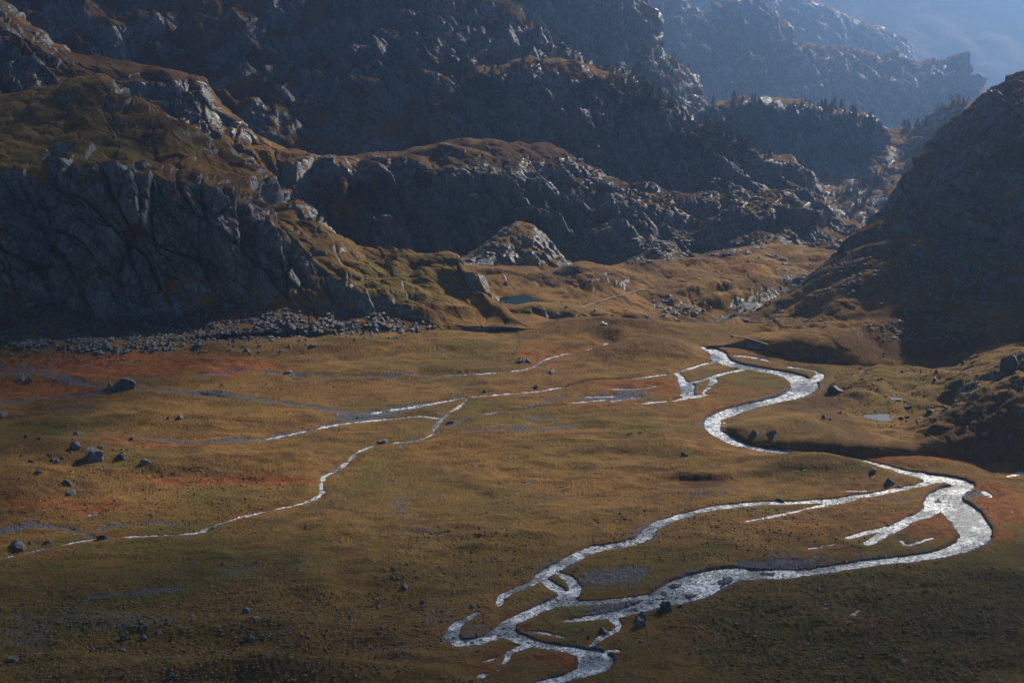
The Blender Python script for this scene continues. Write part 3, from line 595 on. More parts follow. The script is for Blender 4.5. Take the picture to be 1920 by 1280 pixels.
# river bed, undercut banks and gravel beds
bed = sst(0.35, -0.35, dwn)
Z = Z * (1 - sst(3.0, 0.0, dw) * 0.0)
lip = sst(0.0, 1.6, dwn)
Z = np.where(dwn < 6, np.minimum(Z, rim + 0.12 * np.clip(dwn, 0, 99) ** 1.2 + 1.0 * sst(2, 6, dwn) * np.maximum(Z, 0)), Z)
bars = sst(0.10, 0.42, fbm2(X / 5.5, Y / 4.5, 4, 12)) * sst(-0.3, -1.6, dw) * blobs(U, V, [(1290, 1110, 110, 22, 1), (1440, 1075, 110, 14, .75), (900, 1185, 60, 28, 1.0), (1050, 1100, 60, 40, .5), (1180, 1140, 120, 20, .8), (1350, 1095, 60, 18, 1), (1345, 790, 20, 12, .6), (1345, 668, 25, 10, .5), (1290, 735, 25, 14, .5), (1765, 940, 20, 12, .7)])
depth = 0.95 - 0.85 * bars
Z = Z * (1 - bed) + (Z * 0 + 0.1 - depth + 0.12 * gn2(X / 1.1, Y / 1.1, 14)) * bed
gv = np.maximum(sst(0.9, -0.5, dg + en * 1.2), 0.0)
Z -= gv * (1 - bed) * 0.28 * sst(.3, 2, dw + 0.8)
Z -= 0.5 * sst(.5, -.3, dk) * (1 - bed)
Z -= 0.12 * sst(.4, -.6, dt)
Z = np.where((dwn > 0.45), np.maximum(Z, -0.21), Z)
# far edge sinks below the knolls
Z -= 16 * sst(DG(612) + 2, DG(612) + 50, Y) * sst(1000, 1060, U)
Z -= 10 * sst(DG(612) + 20, DG(612) + 70, Y)
patch = blobs(U, V, [(980, 808, 110, 9, .8), (1010, 784, 40, 5, .6), (1150, 1090, 75, 20, .75), (830, 1160, 40, 14, .7), (1330, 925, 60, 10, .6), (200, 1170, 120, 24, .55), (50, 1190, 50, 30, .6), (880, 1190, 45, 20, .6), (1690, 935, 30, 14, .3), (750, 950, 26, 26, .45), (790, 1000, 50, 8, .5), (740, 1225, 60, 8, .5), (30, 700, 90, 10, .7), (150, 770, 60, 8, .5), (1490, 1055, 80, 14, .8), (450, 1070, 60, 12, .35), (1700, 760, 50, 8, .2), (1180, 742, 60, 8, .8)], gn2(X / 5, Y / 5, 20) + gn2(X / 1.6, Y / 1.6, 21) * .7)
patch = patch * sst(-.35, .1, gn2(X / 4.5, Y / 3, 91) + .6 * gn2(X / 1.5, Y / 1.2, 92))
patch = np.maximum(patch, sst(2.2, .2, dwn) * sst(.0, .35, gn2(X / 14, Y / 14, 71) + .3 * gn2(X / 4, Y / 4, 72)) * sst(1.2, 2.2, hwn))
grav = np.clip(np.maximum(gv * 0.95, patch) + bed + 0.35 * sst(.5, -.5, dt) * sst(.0, .5, gn2(X / 3, Y / 3, 22)), 0, 1)
wn = gn2(X / 12, Y / 9, 25) + .6 * gn2(X / 3.5, Y / 3, 26)
red = blobs(U, V, [(1230, 722, 70, 17, .9), (1150, 722, 50, 10, .7), (210, 695, 330, 26, 1), (20, 735, 180, 16, .95), (400, 690, 130, 18, .8), (430, 902, 190, 9, .9), (140, 950, 160, 12, .85), (1060, 1240, 110, 20, .85), (1780, 985, 160, 30, .6), (1860, 960, 60, 60, .8), (1380, 735, 90, 14, .45), (560, 765, 90, 8, .5), (1150, 860, 30, 3, .2), (1000, 672, 50, 7, .8), (1060, 660, 70, 4, .6), (1620, 1180, 90, 30, .3), (1000, 1190, 60, 18, .35), (1500, 980, 180, 22, .35), (1350, 760, 70, 8, .4), (1160, 760, 160, 8, .4), (1800, 862, 260, 12, .7), (300, 840, 160, 8, .5)], wn)
red = np.maximum(red, 0.6 * sst(2.6, .3, dw) * sst(-.2, .4, gn2(X / 16, Y / 16, 27)))
green = blobs(U, V, [(1650, 1170, 420, 130, .9), (1250, 1060, 180, 40, .7), (200, 1150, 400, 140, .6), (800, 1050, 500, 120, .35), (100, 670, 160, 16, .5), (330, 1230, 400, 60, .6), (1640, 1030, 60, 14, .9), (600, 650, 300, 12, .5), (1050, 860, 120, 40, .3), (1380, 1120, 120, 14, .8), (1660, 1110, 70, 20, .8), (1000, 1160, 60, 16, .3), (520, 1100, 140, 40, .4)], wn)
green = np.maximum(np.maximum(green, sst(1.6, .2, dt) * .6), .65 * sst(-.05, .45, fbm2(X / 60, Y / 40, 4, 80)) + .25 * sst(430, 340, Y))
heath_shade = np.maximum(blobs(U, V, [(1120, 622, 110, 12, .6), (1240, 650, 60, 24, .5), (1530, 885, 110, 9, .6), (1350, 915, 90, 10, .5), (1318, 903, 52, 9, 1), (120, 860, 120, 20, .5), (1320, 975, 60, 8, .3)], wn), 0.7 * sst(.8, .0, dk))  # shaded mound sides and the hollow painted dark, besides heather
c1, c2, _c, _t = cell2(X / 2.6, Y / 2.6)
heath_shade = np.maximum(heath_shade, .75 * sst(.34, .18, c1) * blobs(U, V, [(1620, 1170, 420, 120, 1), (1500, 1060, 200, 40, .6), (300, 1200, 450, 100, .7), (1750, 720, 160, 50, .8)], wn))
heath_shade = np.maximum(heath_shade, .55 * sst(.15, .6, gn2(X / 9, Y / 4, 31) + .5 * gn2(X / 3, Y / 1.6, 32)))
heath_shade = np.maximum(heath_shade, 0.9 * sst(1.5, 0.2, dwn) * sst(.02, .3, Z))  # bank rims painted dark, as their shaded faces look
floorP = np.stack([X, Y, Z], -1)
grid_obj('meadow', floorP, M_FLOOR, dict(rock=np.clip(0.02 + 0.5 * sst(.62, .8, gn2(X / 3, Y / 3, 30)), 0, 1) * sst(1, 5, dw), red=red, green=green * (1 - gv), gravel=grav, heath_shade=heath_shade))
print('floor', round(time.time() - T0, 1))

def sheet(name, x0, x1, y0, y1, z, mat, n=40, kind='structure'):
    gx, gy = np.meshgrid(np.linspace(x0, x1, n), np.linspace(y0, y1, n))
    P = np.stack([gx, gy, np.full_like(gx, z)], -1).reshape(-1, 3)
    o = link(name, mesh_raw(name, P, grid_faces(n, n), 4, mat), kind=kind); return o
sheet('river_water', -260, 300, 215, 606, -0.30, M_WATER)
# lake behind the crag
c = pt(968, 577, DG(577, -8.5))
def disc(name, c, rx, ry, mat, n=48, w=.12, kind='structure'):
    a = np.arange(n) / n * 2 * math.pi
    r = 1 + w * np.sin(a * 3 + c[0]) + w * .6 * np.sin(a * 5 + 1.3)
    P = np.stack([c[0] + rx * r * np.cos(a), c[1] + ry * r * np.sin(a), np.full(n, c[2])], 1)
    me = bpy.data.meshes.new(name); me.from_pydata([tuple(q) for q in P], [], [tuple(range(n))]); me.materials.append(mat)
    return link(name, me, kind=kind)
disc('lake_water', (c[0] - 2, c[1], -8.9), 15, 30, M_TARN, w=.1)

# wide lower ground so nothing ends in a void
gx, gy = np.meshgrid(np.linspace(-6400, 6400, 120), np.linspace(-1500, 11400, 120))
gz = -14 + 25 * fbm2(gx / 900, gy / 900, 3, 40) - sst(500, 1800, gy) * 300 - sst(2500, 5000, gy) * 700
gz = np.where((np.abs(gx) < 420) & (gy > 150) & (gy < 720), -22, gz - 14)
Pg = np.stack([gx, gy, gz], -1)
grid_obj('terrain', Pg, M_NEAR, dict(rock=np.full(gx.shape, .2), heath_shade=np.full(gx.shape, .3)))
SURF.pop()

# ---------------------------------------------------------------- picking buffer (which surface point lies at a photo position)
BW, BH = 960, 640
zb = np.full(BW * BH, 1e9); pos = np.zeros((BW * BH, 3)); rk_ = np.zeros(BW * BH); sid = np.full(BW * BH, -1)
for k, (nm, P, rkk, nz) in enumerate(SURF):
    u, v, d = proj(P)
    iu = (u / 2).astype(int); iv = (v / 2).astype(int)
    ok = (iu >= 0) & (iu < BW) & (iv >= 0) & (iv < BH)
    idx = iv[ok] * BW + iu[ok]; dd = d[ok]
    o = np.argsort(-dd); idx = idx[o]; dd = dd[o]; PP = P[ok][o]; R = rkk[ok][o]
    t = np.full(BW * BH, 1e9); t[idx] = dd
    tp = np.zeros((BW * BH, 3)); tp[idx] = PP; tr = np.zeros(BW * BH); tr[idx] = R
    m_ = t < zb
    zb[m_] = t[m_]; pos[m_] = tp[m_]; rk_[m_] = tr[m_]; sid[m_] = k
def pick(u, v):
    iu = int(min(max(u / 2, 1), BW - 2)); iv = int(min(max(v / 2, 1), BH - 2))
    best = None
    for r in (0, 1, 2):
        for a in range(-r, r + 1):
            for b_ in range(-r, r + 1):
                y_, x_ = iv + a, iu + b_
                if 0 <= y_ < BH and 0 <= x_ < BW:
                    q = y_ * BW + x_
                    if zb[q] < 1e8 and (best is None or zb[q] < best[0]): best = (zb[q], pos[q], rk_[q], sid[q])
        if best is not None: return best
    return None
print('pick', round(time.time() - T0, 1))

# ---------------------------------------------------------------- boulders
def ico(n):
    import bmesh
    bm = bmesh.new(); bmesh.ops.create_icosphere(bm, subdivisions=n, radius=1.0)
    V = np.array([v.co[:] for v in bm.verts]); Fc = np.array([[v.index for v in f.verts] for f in bm.faces]); bm.free()
    return V, Fc
ICO4, ICO3, ICO2, ICO1 = ico(5), ico(4), ico(2), ico(1)
def rock_shape(ic, seed, angular=0.6, flat=0.0):
    V, Fc = ic; r = np.random.default_rng(seed)
    Vn = V.copy()
    for k in range(int(7 + 8 * angular)):                  # planar cuts give facets
        n = r.normal(size=3); n /= np.linalg.norm(n)
        lim = r.uniform(0.42, 0.80)
        d = Vn @ n; over = np.maximum(d - lim, 0)
        Vn -= over[:, None] * n * (0.97 * min(1, angular + .3))
    o = r.uniform(0, 50)
    w = gn3(Vn[:, 0] * 1.4 + o, Vn[:, 1] * 1.4, Vn[:, 2] * 1.4) * .10 + gn3(Vn[:, 0] * 3.5 + o, Vn[:, 1] * 3.5, Vn[:, 2] * 3.5) * .08 + gn3(Vn[:, 0] * 9 + o, Vn[:, 1] * 9, Vn[:, 2] * 9) * .03
    Vn *= (1 + w)[:, None]
    Vn[:, 2] = np.where(Vn[:, 2] < -.35, -.35 + (Vn[:, 2] + .35) * .4, Vn[:, 2])
    Vn[:, 0] /= max(abs(Vn[:, 0].min()), Vn[:, 0].max()); Vn[:, 1] /= np.abs(Vn[:, 1]).max(); Vn[:, 2] /= Vn[:, 2].max()
    return Vn, Fc
RM = []
for k in range(10):
    V_, F_ = rock_shape(ICO3, 100 + k, 0.4 + 0.06 * k); RM.append([mesh_raw('boulder', V_, F_, 3, M_BOULDER), mesh_raw('boulder', V_, F_, 3, M_DARK)])
def boulder(u, v, w, h, label, group=None, kind=None, dark=False, big=False, seed=None, rz=None, ang=.8):
    """u, v: base centre as seen; w, h: apparent size, turned into metres at the rock's distance"""
    q = pick(u, v)
    if q is None: return
    k = q[0] / F; W = w * k / 2; H = h * k * 0.93
    if big:
        V_, F_ = rock_shape(ICO4, seed or int(u * 7 + v), ang); me = mesh_raw('boulder', V_, F_, 3, M_DARK if dark else M_BOULDER)
    else: me = RM[random.randrange(10)][1 if dark else 0]
    o = link('boulder', me, label=label, category='boulder')
    if group: o['group'] = group
    o.location = Vector(q[1]) + Vector((0, W * .35, -H * .16))
    o.scale = (W, W * random.uniform(.8, 1.0), H)
    o.rotation_euler = (0, 0, rz if rz is not None else (random.uniform(-.35, .35) if big else random.uniform(0, 6.28)))
    return o
B = [
 (228, 728, 50, 26, 'huge dark flat-topped boulder standing alone on the rusty red meadow', 1, 21),
 (205, 728, 14, 20, 'pale slab leaning on the left side of the huge flat-topped boulder', 0, 0),
 (37, 712, 30, 14, 'broad pale boulder on gravel at the left, touching its rounder neighbour', 0, 0),
 (54, 714, 22, 15, 'round pale grey boulder on gravel, right of its broader neighbour', 0, 0),
 (3, 686, 12, 9, 'pale boulder cut by the left edge of the view above the gravel', 0, 0),
 (270, 612, 30, 16, 'large smooth grey block sitting in the scree under the crag', 0, 31),
 (195, 655, 18, 20, 'tall grey block at the lower edge of the scree, left of two low ones', 0, 33),
 (217, 662, 15, 10, 'low dark block just right of the tall grey block at the scree edge', 1, 0),
 (232, 662, 12, 9, 'small dark block ending the row of three at the scree edge', 1, 0),
 (48, 667, 13, 10, 'lone dark stone on green turf near the left edge below the scree', 1, 0),
 (462, 658, 20, 9, 'dark flat boulder in the yellow grass beyond the scree', 1, 0),
 (537, 699, 22, 10, 'grey boulder on the grass just above the dry stream bed', 0, 0),
 (975, 678, 24, 12, 'left block of the rock pile beside the footpath', 1, 41),
 (990, 678, 20, 11, 'right block of the rock pile beside the footpath', 0, 0),
 (1032, 698, 19, 8, 'dark low boulder on the grass right of the rusty rill', 1, 0),
 (1002, 725, 14, 6, 'small dark rock on the grass north of the long central stream', 1, 0),
 (906, 735, 13, 7, 'dark rock touching the bank of the long central stream', 1, 0),
 (337, 782, 18, 12, 'pointed grey boulder on the low swell in the left meadow', 0, 0),
 (315, 785, 12, 6, 'low stone beside the pointed grey boulder on the left swell', 1, 0),
 (3, 780, 22, 13, 'grey boulder half cut by the left edge beside the dry stream', 0, 0),
 (140, 838, 26, 18, 'grey boulder heading the rock cluster on the left mound', 0, 51),
 (173, 862, 42, 30, 'largest block of the rock cluster on the left mound', 0, 52),
 (222, 858, 26, 14, 'sloping slab right of the largest block on the left mound', 1, 0),
 (270, 866, 28, 13, 'long flat rock ending the cluster on the left mound', 0, 0),
 (145, 812, 26, 9, 'flat dark rock on the gravel above the left mound', 1, 0),
 (190, 838, 20, 10, 'flat rock behind the largest block on the left mound', 1, 0),
 (108, 866, 14, 14, 'small upright stone left of the largest block on the mound', 0, 0),
 (70, 887, 20, 11, 'grey stone on the slope left of the dark pair of boulders', 0, 0),
 (122, 909, 32, 14, 'dark upper boulder of the pair below the left mound', 1, 61),
 (130, 925, 22, 13, 'lower grey boulder of the pair below the left mound', 0, 62),
 (192, 1009, 28, 14, 'dark boulder standing against the narrow left stream', 1, 63),
 (90, 1016, 20, 12, 'pale grey boulder left of the narrow stream in the dark meadow', 0, 0),
 (30, 1026, 44, 16, 'long dark slab near the left edge beside the narrow stream', 1, 64),
 (57, 1019, 14, 8, 'small rock at the right end of the long dark slab', 1, 0),
 (397, 990, 14, 6, 'flat rock in the bend of the narrow stream', 1, 0),
 (715, 830, 34, 9, 'long dark rock on the bank of the white rill', 1, 65),
 (843, 792, 18, 7, 'dark rock right of the steep white rill', 1, 0),
 (1283, 852, 16, 8, 'lone dark round stone on the golden grass in mid meadow', 1, 0),
 (1634, 885, 18, 12, 'rounded grey boulder on the mound above the river branch', 0, 0),
 (1668, 909, 28, 17, 'large dark boulder on the bank where the river forks', 1, 71),
 (1688, 912, 16, 8, 'low rock at the right foot of the large dark bank boulder', 1, 0),
 (1460, 940, 26, 8, 'low dark rock half in the bank of the upper river branch', 1, 0),
 (758, 1102, 26, 16, 'big dark boulder below the small stone pile in the lower meadow', 1, 72),
 (790, 1129, 16, 9, 'rounded grey stone right below the big dark boulder', 0, 0),
 (770, 1136, 15, 7, 'flat dark stone left of the rounded grey stone', 1, 0),
 (709, 1138, 15, 5, 'flat low stone left of the big dark boulder', 1, 0),
 (886, 1137, 13, 8, 'pale rounded stone in the grass above the river loop', 0, 0),
 (463, 1147, 20, 12, 'grey boulder alone on the grass of the lower left meadow', 0, 0),
 (479, 1159, 20, 7, 'flat slab just below the lone grey boulder', 0, 0),
 (470, 1199, 20, 16, 'upright pale block of the leaning pair at lower left', 0, 81),
 (488, 1198, 20, 12, 'slumped dark block of the leaning pair at lower left', 1, 0),
 (231, 1201, 22, 16, 'dark pointed boulder under the black rubble heap', 1, 82),
 (268, 1197, 20, 12, 'dark rounded boulder right of the pointed one', 1, 0),
 (172, 1218, 18, 9, 'dark boulder on the grass at the lower left', 1, 0),
 (226, 1218, 20, 7, 'low dark stone below the pointed boulder', 1, 0),
 (20, 1239, 28, 12, 'pale flat boulder near the lower left edge', 0, 0),
 (659, 1158, 12, 8, 'pale round stone on the right of the lower left meadow', 0, 0),
 (660, 1157, 18, 7, 'flat pale stone beside the footpath meadow', 0, 0),
 (828, 1200, 16, 8, 'pale stone at the outer bend of the river loop', 0, 0),
 (848, 1198, 14, 11, 'dark stone in the water at the outer bend of the loop', 1, 0),
 (1250, 1144, 28, 27, 'tall dark boulder standing in the edge of the wide river', 1, 91),
 (1236, 1147, 14, 8, 'low dark rock at the left foot of the tall river boulder', 1, 0),
 (1276, 1137, 10, 7, 'small dark rock in the water right of the tall boulder', 1, 0),
 (1200, 1160, 24, 20, 'upper dark boulder of the stacked pair by the river', 1, 92),
 (1203, 1173, 25, 20, 'lower rounded boulder of the stacked pair by the river', 0, 93),
 (1132, 1190, 25, 19, 'dark domed boulder beside the small side stream', 1, 94),
 (1146, 1184, 12, 10, 'small dark rock right of the domed boulder', 1, 0),
 (1130, 1193, 11, 9, 'small rock at the front foot of the domed boulder', 1, 0),
 (1092, 1180, 12, 6, 'pale flat stone left of the domed boulder', 0, 0),
 (1103, 1194, 11, 7, 'dark low stone left below the domed boulder', 1, 0),
 (1202, 1202, 12, 6, 'dark low stone on the turf below the stacked pair', 1, 0),
 (192, 592, 60, 74, 'giant smooth rounded rock standing at the foot of the crag', 0, 95),
 (330, 592, 40, 38, 'upright block at the foot of the crag right of the giant rock', 0, 96),
 (300, 562, 22, 26, 'narrow smooth block leaning on the crag between two larger rocks', 0, 97),
 (948, 535, 15, 11, 'grey boulder on the grass behind the dark green tarn', 0, 0),
 (1044, 589, 9, 5, 'flat topped rock just behind the hikers', 0, 0),
 (1116, 582, 9, 6, 'square dark rock below the pale path', 1, 0),
 (1060, 577, 9, 5, 'flat dark rock on the turf above the hikers', 1, 0),
 (1448, 815, 30, 12, 'dark outcrop on the near slope of the grassy knoll', 1, 0),
 (1565, 733, 36, 14, 'dark outcrop at the left end of the grassy knoll', 1, 0),
 (1416, 815, 20, 10, 'dark rock beside the river at the tip of the knoll', 1, 0),
 (1700, 765, 20, 7, 'flat dark rock right of the upper small pool', 1, 0),
 (1745, 772, 16, 8, 'dark rock on the turf right of the larger pool', 1, 0),
 (1700, 783, 12, 5, 'small dark rock at the right end of the larger pool', 1, 0),
 (1897, 690, 46, 34, 'bulky dark crag block at the right edge on the sunlit turf', 1, 98),
]
for (u, v, w, h, lab, dk_, sd) in B:
    sc_ = 1 if w > 40 or u > 1000 else .86
    boulder(u, v, w * sc_, h * sc_, lab, dark=bool(dk_), big=(w > 24 or sd > 0), seed=sd or None, ang=(.35 if sd in (95, 97) else .8))
# countable smaller boulders, in the places the photo shows them
def scatter(n, label, group, region, smin, smax, darkp=.5):
    k = 0; tries = 0
    while k < n and tries < n * 30:
        tries += 1
        (u, v, ru, rv) = random.choice(region)
        a, r = random.uniform(0, 6.28), math.sqrt(random.random())
        uu, vv = u + ru * r * math.cos(a), v + rv * r * math.sin(a)
        s = smin + (smax - smin) * random.random() ** 2.2
        if wet_at(uu, vv): continue
        if boulder(uu, vv, s, s * random.uniform(.4, .7), label, group=group, dark=random.random() < darkp): k += 1
def wet_at(u, v):
    c_ = np.searchsorted(uc, u); r_ = np.searchsorted(-vr, -v)
    if v < 640 or c_ >= len(uc) or r_ >= len(vr): return False
    return dw[min(r_, X.shape[0] - 1), c_] < 0.6
scatter(60, 'small loose rock in the scree fan below the left crag', 'rocks of the scree fan', [(80, 600, 90, 40), (300, 615, 130, 25), (450, 610, 120, 25), (600, 610, 100, 20)], 5, 13, .3)
scatter(24, 'small grey rock among the boulders of the left mound', 'small rocks of the left mound', [(180, 856, 90, 16), (90, 850, 60, 20), (150, 822, 120, 10)], 6, 15, .5)
scatter(26, 'black rock in the rubble heap at the lower left', 'rocks of the black rubble heap', [(275, 1165, 45, 14)], 6, 12, 1)
scatter(9, 'dark stone of the small group on the golden grass', 'stones on the golden grass', [(1195, 812, 28, 8)], 4, 8, 1)
scatter(14, 'grey stone of the small pile above the big dark boulder', 'stones of the small pile', [(745, 1078, 16, 13)], 4, 10, .6)
scatter(30, 'pale stone along the dark bottom edge of the meadow', 'stones along the bottom edge', [(430, 1272, 160, 9), (310, 1268, 120, 9), (880, 1278, 50, 4)], 5, 12, .2)
scatter(50, 'small scattered stone on the lower left grass', 'stones of the lower left grass', [(350, 1215, 330, 50), (640, 1130, 160, 60), (480, 1060, 150, 30)], 3, 8, .5)
scatter(26, 'small stone scattered on the middle meadow', 'stones of the middle meadow', [(850, 960, 180, 60), (900, 1020, 120, 30), (480, 985, 120, 12)], 3, 7, .7)
scatter(22, 'small stone scattered on the far meadow', 'stones of the far meadow', [(850, 660, 220, 22), (1100, 690, 180, 20), (500, 725, 150, 12), (650, 670, 120, 14)], 3, 8, .7)
scatter(34, 'dark rock on the sunlit knoll of the right bank', 'rocks of the right bank knoll', [(1600, 790, 130, 25), (1620, 720, 60, 12), (1780, 700, 90, 20)], 4, 12, .9)
scatter(24, 'dark stone in the shallow water of the braided river', 'stones in the braided river', [], 4, 8, 1) if 0 else None
print('boulders', round(time.time() - T0, 1))

# loose stones nobody could count: scree, gravel and river cobbles
def stone_mesh(name, pts, sizes, mat, flat=.6, hi=False):
    base = [rock_shape(ICO2 if hi else ICO1, 300 + k, .7) for k in range(6)]
    Vs, Fs, n0 = [], [], 0
    pts = np.array(pts); sizes = np.array(sizes)
    which = rng.integers(0, 6, len(pts))
    for k in range(6):
        sel = which == k; m_ = sel.sum()
        if not m_: continue
        V_, F_ = base[k]
        a = rng.uniform(0, 6.28, m_); ca, sa = np.cos(a), np.sin(a)
        s = sizes[sel]; sy = s * rng.uniform(.6, 1, m_); sz = s * flat * rng.uniform(.6, 1.2, m_)
        x = V_[None, :, 0] * s[:, None]; y = V_[None, :, 1] * sy[:, None]; z = V_[None, :, 2] * sz[:, None]
        W_x = x * ca[:, None] - y * sa[:, None] + pts[sel][:, 0:1]; W_y = x * sa[:, None] + y * ca[:, None] + pts[sel][:, 1:2]; W_z = z + pts[sel][:, 2:3]
        Vs.append(np.stack([W_x, W_y, W_z], -1).reshape(-1, 3))
        Fs.append((F_[None] + (np.arange(m_) * len(V_))[:, None, None]).reshape(-1, 3) + n0); n0 += m_ * len(V_)
    return link(name, mesh_raw(name, np.concatenate(Vs), np.concatenate(Fs), 3, mat, smooth=False), kind='stuff')
def sample(n, regs, smin, smax, pw=3.0, clump=True, maxd=3000):
    P_, S_ = [], []
    wts = np.array([r[2] * r[3] for r in regs], float); wts /= wts.sum()
    ri = rng.choice(len(regs), n, p=wts)
    a = rng.uniform(0, 6.28, n); rr = np.sqrt(rng.random(n))
    u = np.array([regs[i][0] for i in ri]) + np.array([regs[i][2] for i in ri]) * rr * np.cos(a)
    v = np.array([regs[i][1] for i in ri]) + np.array([regs[i][3] for i in ri]) * rr * np.sin(a)
    if clump:
        keep = fbm2(u / 30, v / 12, 3, 50) + .35 > rng.random(n) * .9 - .1; u, v = u[keep], v[keep]
    s = smin + (smax - smin) * rng.random(len(u)) ** pw
    iu = np.clip((u / 2).astype(int), 0, BW - 1); iv = np.clip((v / 2).astype(int), 0, BH - 1)
    q = iv * BW + iu; ok = (zb[q] < maxd) & (u >= 0) & (u < 1920)
    q = q[ok]; s = s[ok]
    jit = np.stack([rng.uniform(-.3, .3, len(q)), rng.uniform(-.5, .5, len(q)), np.zeros(len(q))], 1)
    return pos[q] + jit, s
p_, s_ = sample(17000, [(60, 605, 140, 46), (250, 622, 170, 32), (200, 645, 180, 16), (420, 605, 150, 34), (590, 600, 140, 26), (700, 612, 120, 14), (180, 640, 150, 18)], .2, 1.7, 3.8)
stone_mesh('scree', p_ - np.array([0, 0, .1]), s_, M_DARK, .8)
p_, s_ = sample(2500, [(300, 640, 320, 26), (620, 625, 160, 14), (120, 670, 160, 20)], .2, 1.0, 2.5)
stone_mesh('scree', p_ - np.array([0, 0, .1]), s_, M_BOULDER, .8)
p_, s_ = sample(15000, [(1850, 350, 120, 120), (1850, 500, 130, 80), (1560, 520, 110, 40), (1650, 520, 120, 50), (1480, 590, 90, 25), (1750, 430, 100, 90), (1800, 600, 120, 50), (1700, 620, 100, 20)], .2, 1.1, 3)
stone_mesh('scree', p_ - np.array([0, 0, .1]), s_, M_BOULDER)
p_, s_ = sample(9000, [(1250, 300, 200, 60), (1400, 370, 100, 50), (1580, 340, 90, 50), (1180, 470, 120, 25), (650, 290, 90, 8), (1300, 460, 160, 20), (1270, 575, 50, 22), (1440, 490, 40, 12)], .4, 2.2, 3)
stone_mesh('scree', p_ - np.array([0, 0, .2]), s_, M_BOULDER)
p_, s_ = sample(9000, [(400, 1200, 420, 80), (700, 1100, 300, 120), (900, 960, 300, 80), (500, 700, 500, 60), (1000, 690, 300, 50), (1650, 760, 250, 60), (150, 900, 160, 50), (170, 850, 150, 26), (170, 845, 120, 20), (60, 800, 120, 10), (1600, 1180, 300, 80), (350, 1270, 300, 12)], .10, .5, 3)
stone_mesh('loose_stones', p_, s_, M_BOULDER, .5)
p_, s_ = sample(26000, [(1650, 1170, 420, 130), (350, 1190, 500, 110), (900, 1100, 200, 120), (1500, 980, 250, 50), (1300, 1000, 200, 60), (1700, 730, 240, 70), (250, 930, 300, 60)], .16, .5, 1.6)
pin = np.array([not wet_at(*q) for q in np.stack(proj(p_)[:2], -1)])
stone_mesh('grass_tussocks', (p_ - np.array([0, 0, .06]))[pin], s_[pin], M_TUSS, .75)
# gravel & cobbles over the gravel mask, and stones standing in the shallow river
gm = np.argwhere((grav > .6) & (V < 1290) & (V > 640) & (U > -20) & (U < 1940))
pk = gm[rng.integers(0, len(gm), 22000)]
pp = floorP[pk[:, 0], pk[:, 1]].copy(); dwp = dw[pk[:, 0], pk[:, 1]]
isw = pp[:, 2] < -.32
keep = ~isw | ((rng.random(len(pp)) < .10 + .5 * (fbm2(pp[:, 0] / 6, pp[:, 1] / 5, 2, 60) > .15)) & (pp[:, 2] > -.9) & (U[pk[:, 0], pk[:, 1]] < 1560))
pp = pp[keep]; isw = isw[keep]; pp[isw, 2] = -.42
stone_mesh('cobbles', pp, np.where(isw, rng.uniform(.15, .42, len(pp)), .08 + .22 * rng.random(len(pp)) ** 2), M_BOULDER, .7)
print('stones', round(time.time() - T0, 1))

# ---------------------------------------------------------------- conifers
def crown_mesh(seed, n=260):
    r = np.random.default_rng(seed); V_, F_ = [], []
    lop = r.uniform(-.08, .08, 2)
    for k in range(n):                                   # drooping sprays of small leaf-like faces
        t = r.random() ** .8; z = .1 + .9 * t
        rad = (1 - t) ** .85 * .27 * (1 + .35 * math.sin(z * 26 + r.uniform(-.6, .6))) * r.uniform(.35, 1.1) + .012
        a = r.uniform(0, 6.283)
        c = np.array([rad * math.cos(a) + lop[0] * t, rad * math.sin(a) + lop[1] * t, z - rad * .35])
        d = np.array([math.cos(a), math.sin(a), -.45]) * r.uniform(.04, .085) * (1.3 - t)
        s = np.array([-math.sin(a), math.cos(a), r.uniform(-.4, .4)]) * r.uniform(.025, .05) * (1.3 - t)
        i = len(V_); V_ += [c - d * .8 - s, c + d * 1.2, c - d * .8 + s, c + np.array([0, 0, .04])]; F_ += [(i, i + 1, i + 3), (i + 1, i + 2, i + 3), (i, i + 1, i + 2)]
    return np.array(V_), np.array(F_)
CR = [crown_mesh(500 + k) for k in range(6)]
CRM = [mesh_raw('crown', V_, F_, 3, M_NEEDLE, smooth=False) for V_, F_ in CR]
a = np.arange(6) / 6 * 2 * math.pi
TV = np.concatenate([np.stack([.022 * np.cos(a), .022 * np.sin(a), a * 0 - .05], 1), np.stack([.004 * np.cos(a), .004 * np.sin(a), a * 0 + .9], 1)])
TM = mesh_raw('trunk', TV, np.array([[i, (i + 1) % 6, 6 + (i + 1) % 6, 6 + i] for i in range(6)]), 4, M_BARK)
proto = None
def tree(q, h, label, group):
    r = link('conifer', None, label=label, category='conifer', group=group)
    r.location = Vector(q) - Vector((0, 0, .2)); r.scale = (h * random.uniform(.9, 1.3), h * random.uniform(.9, 1.3), h); r.rotation_euler = (0, 0, random.uniform(0, 6.28))
    link('crown', CRM[random.randrange(6)], r); link('trunk', TM, r)
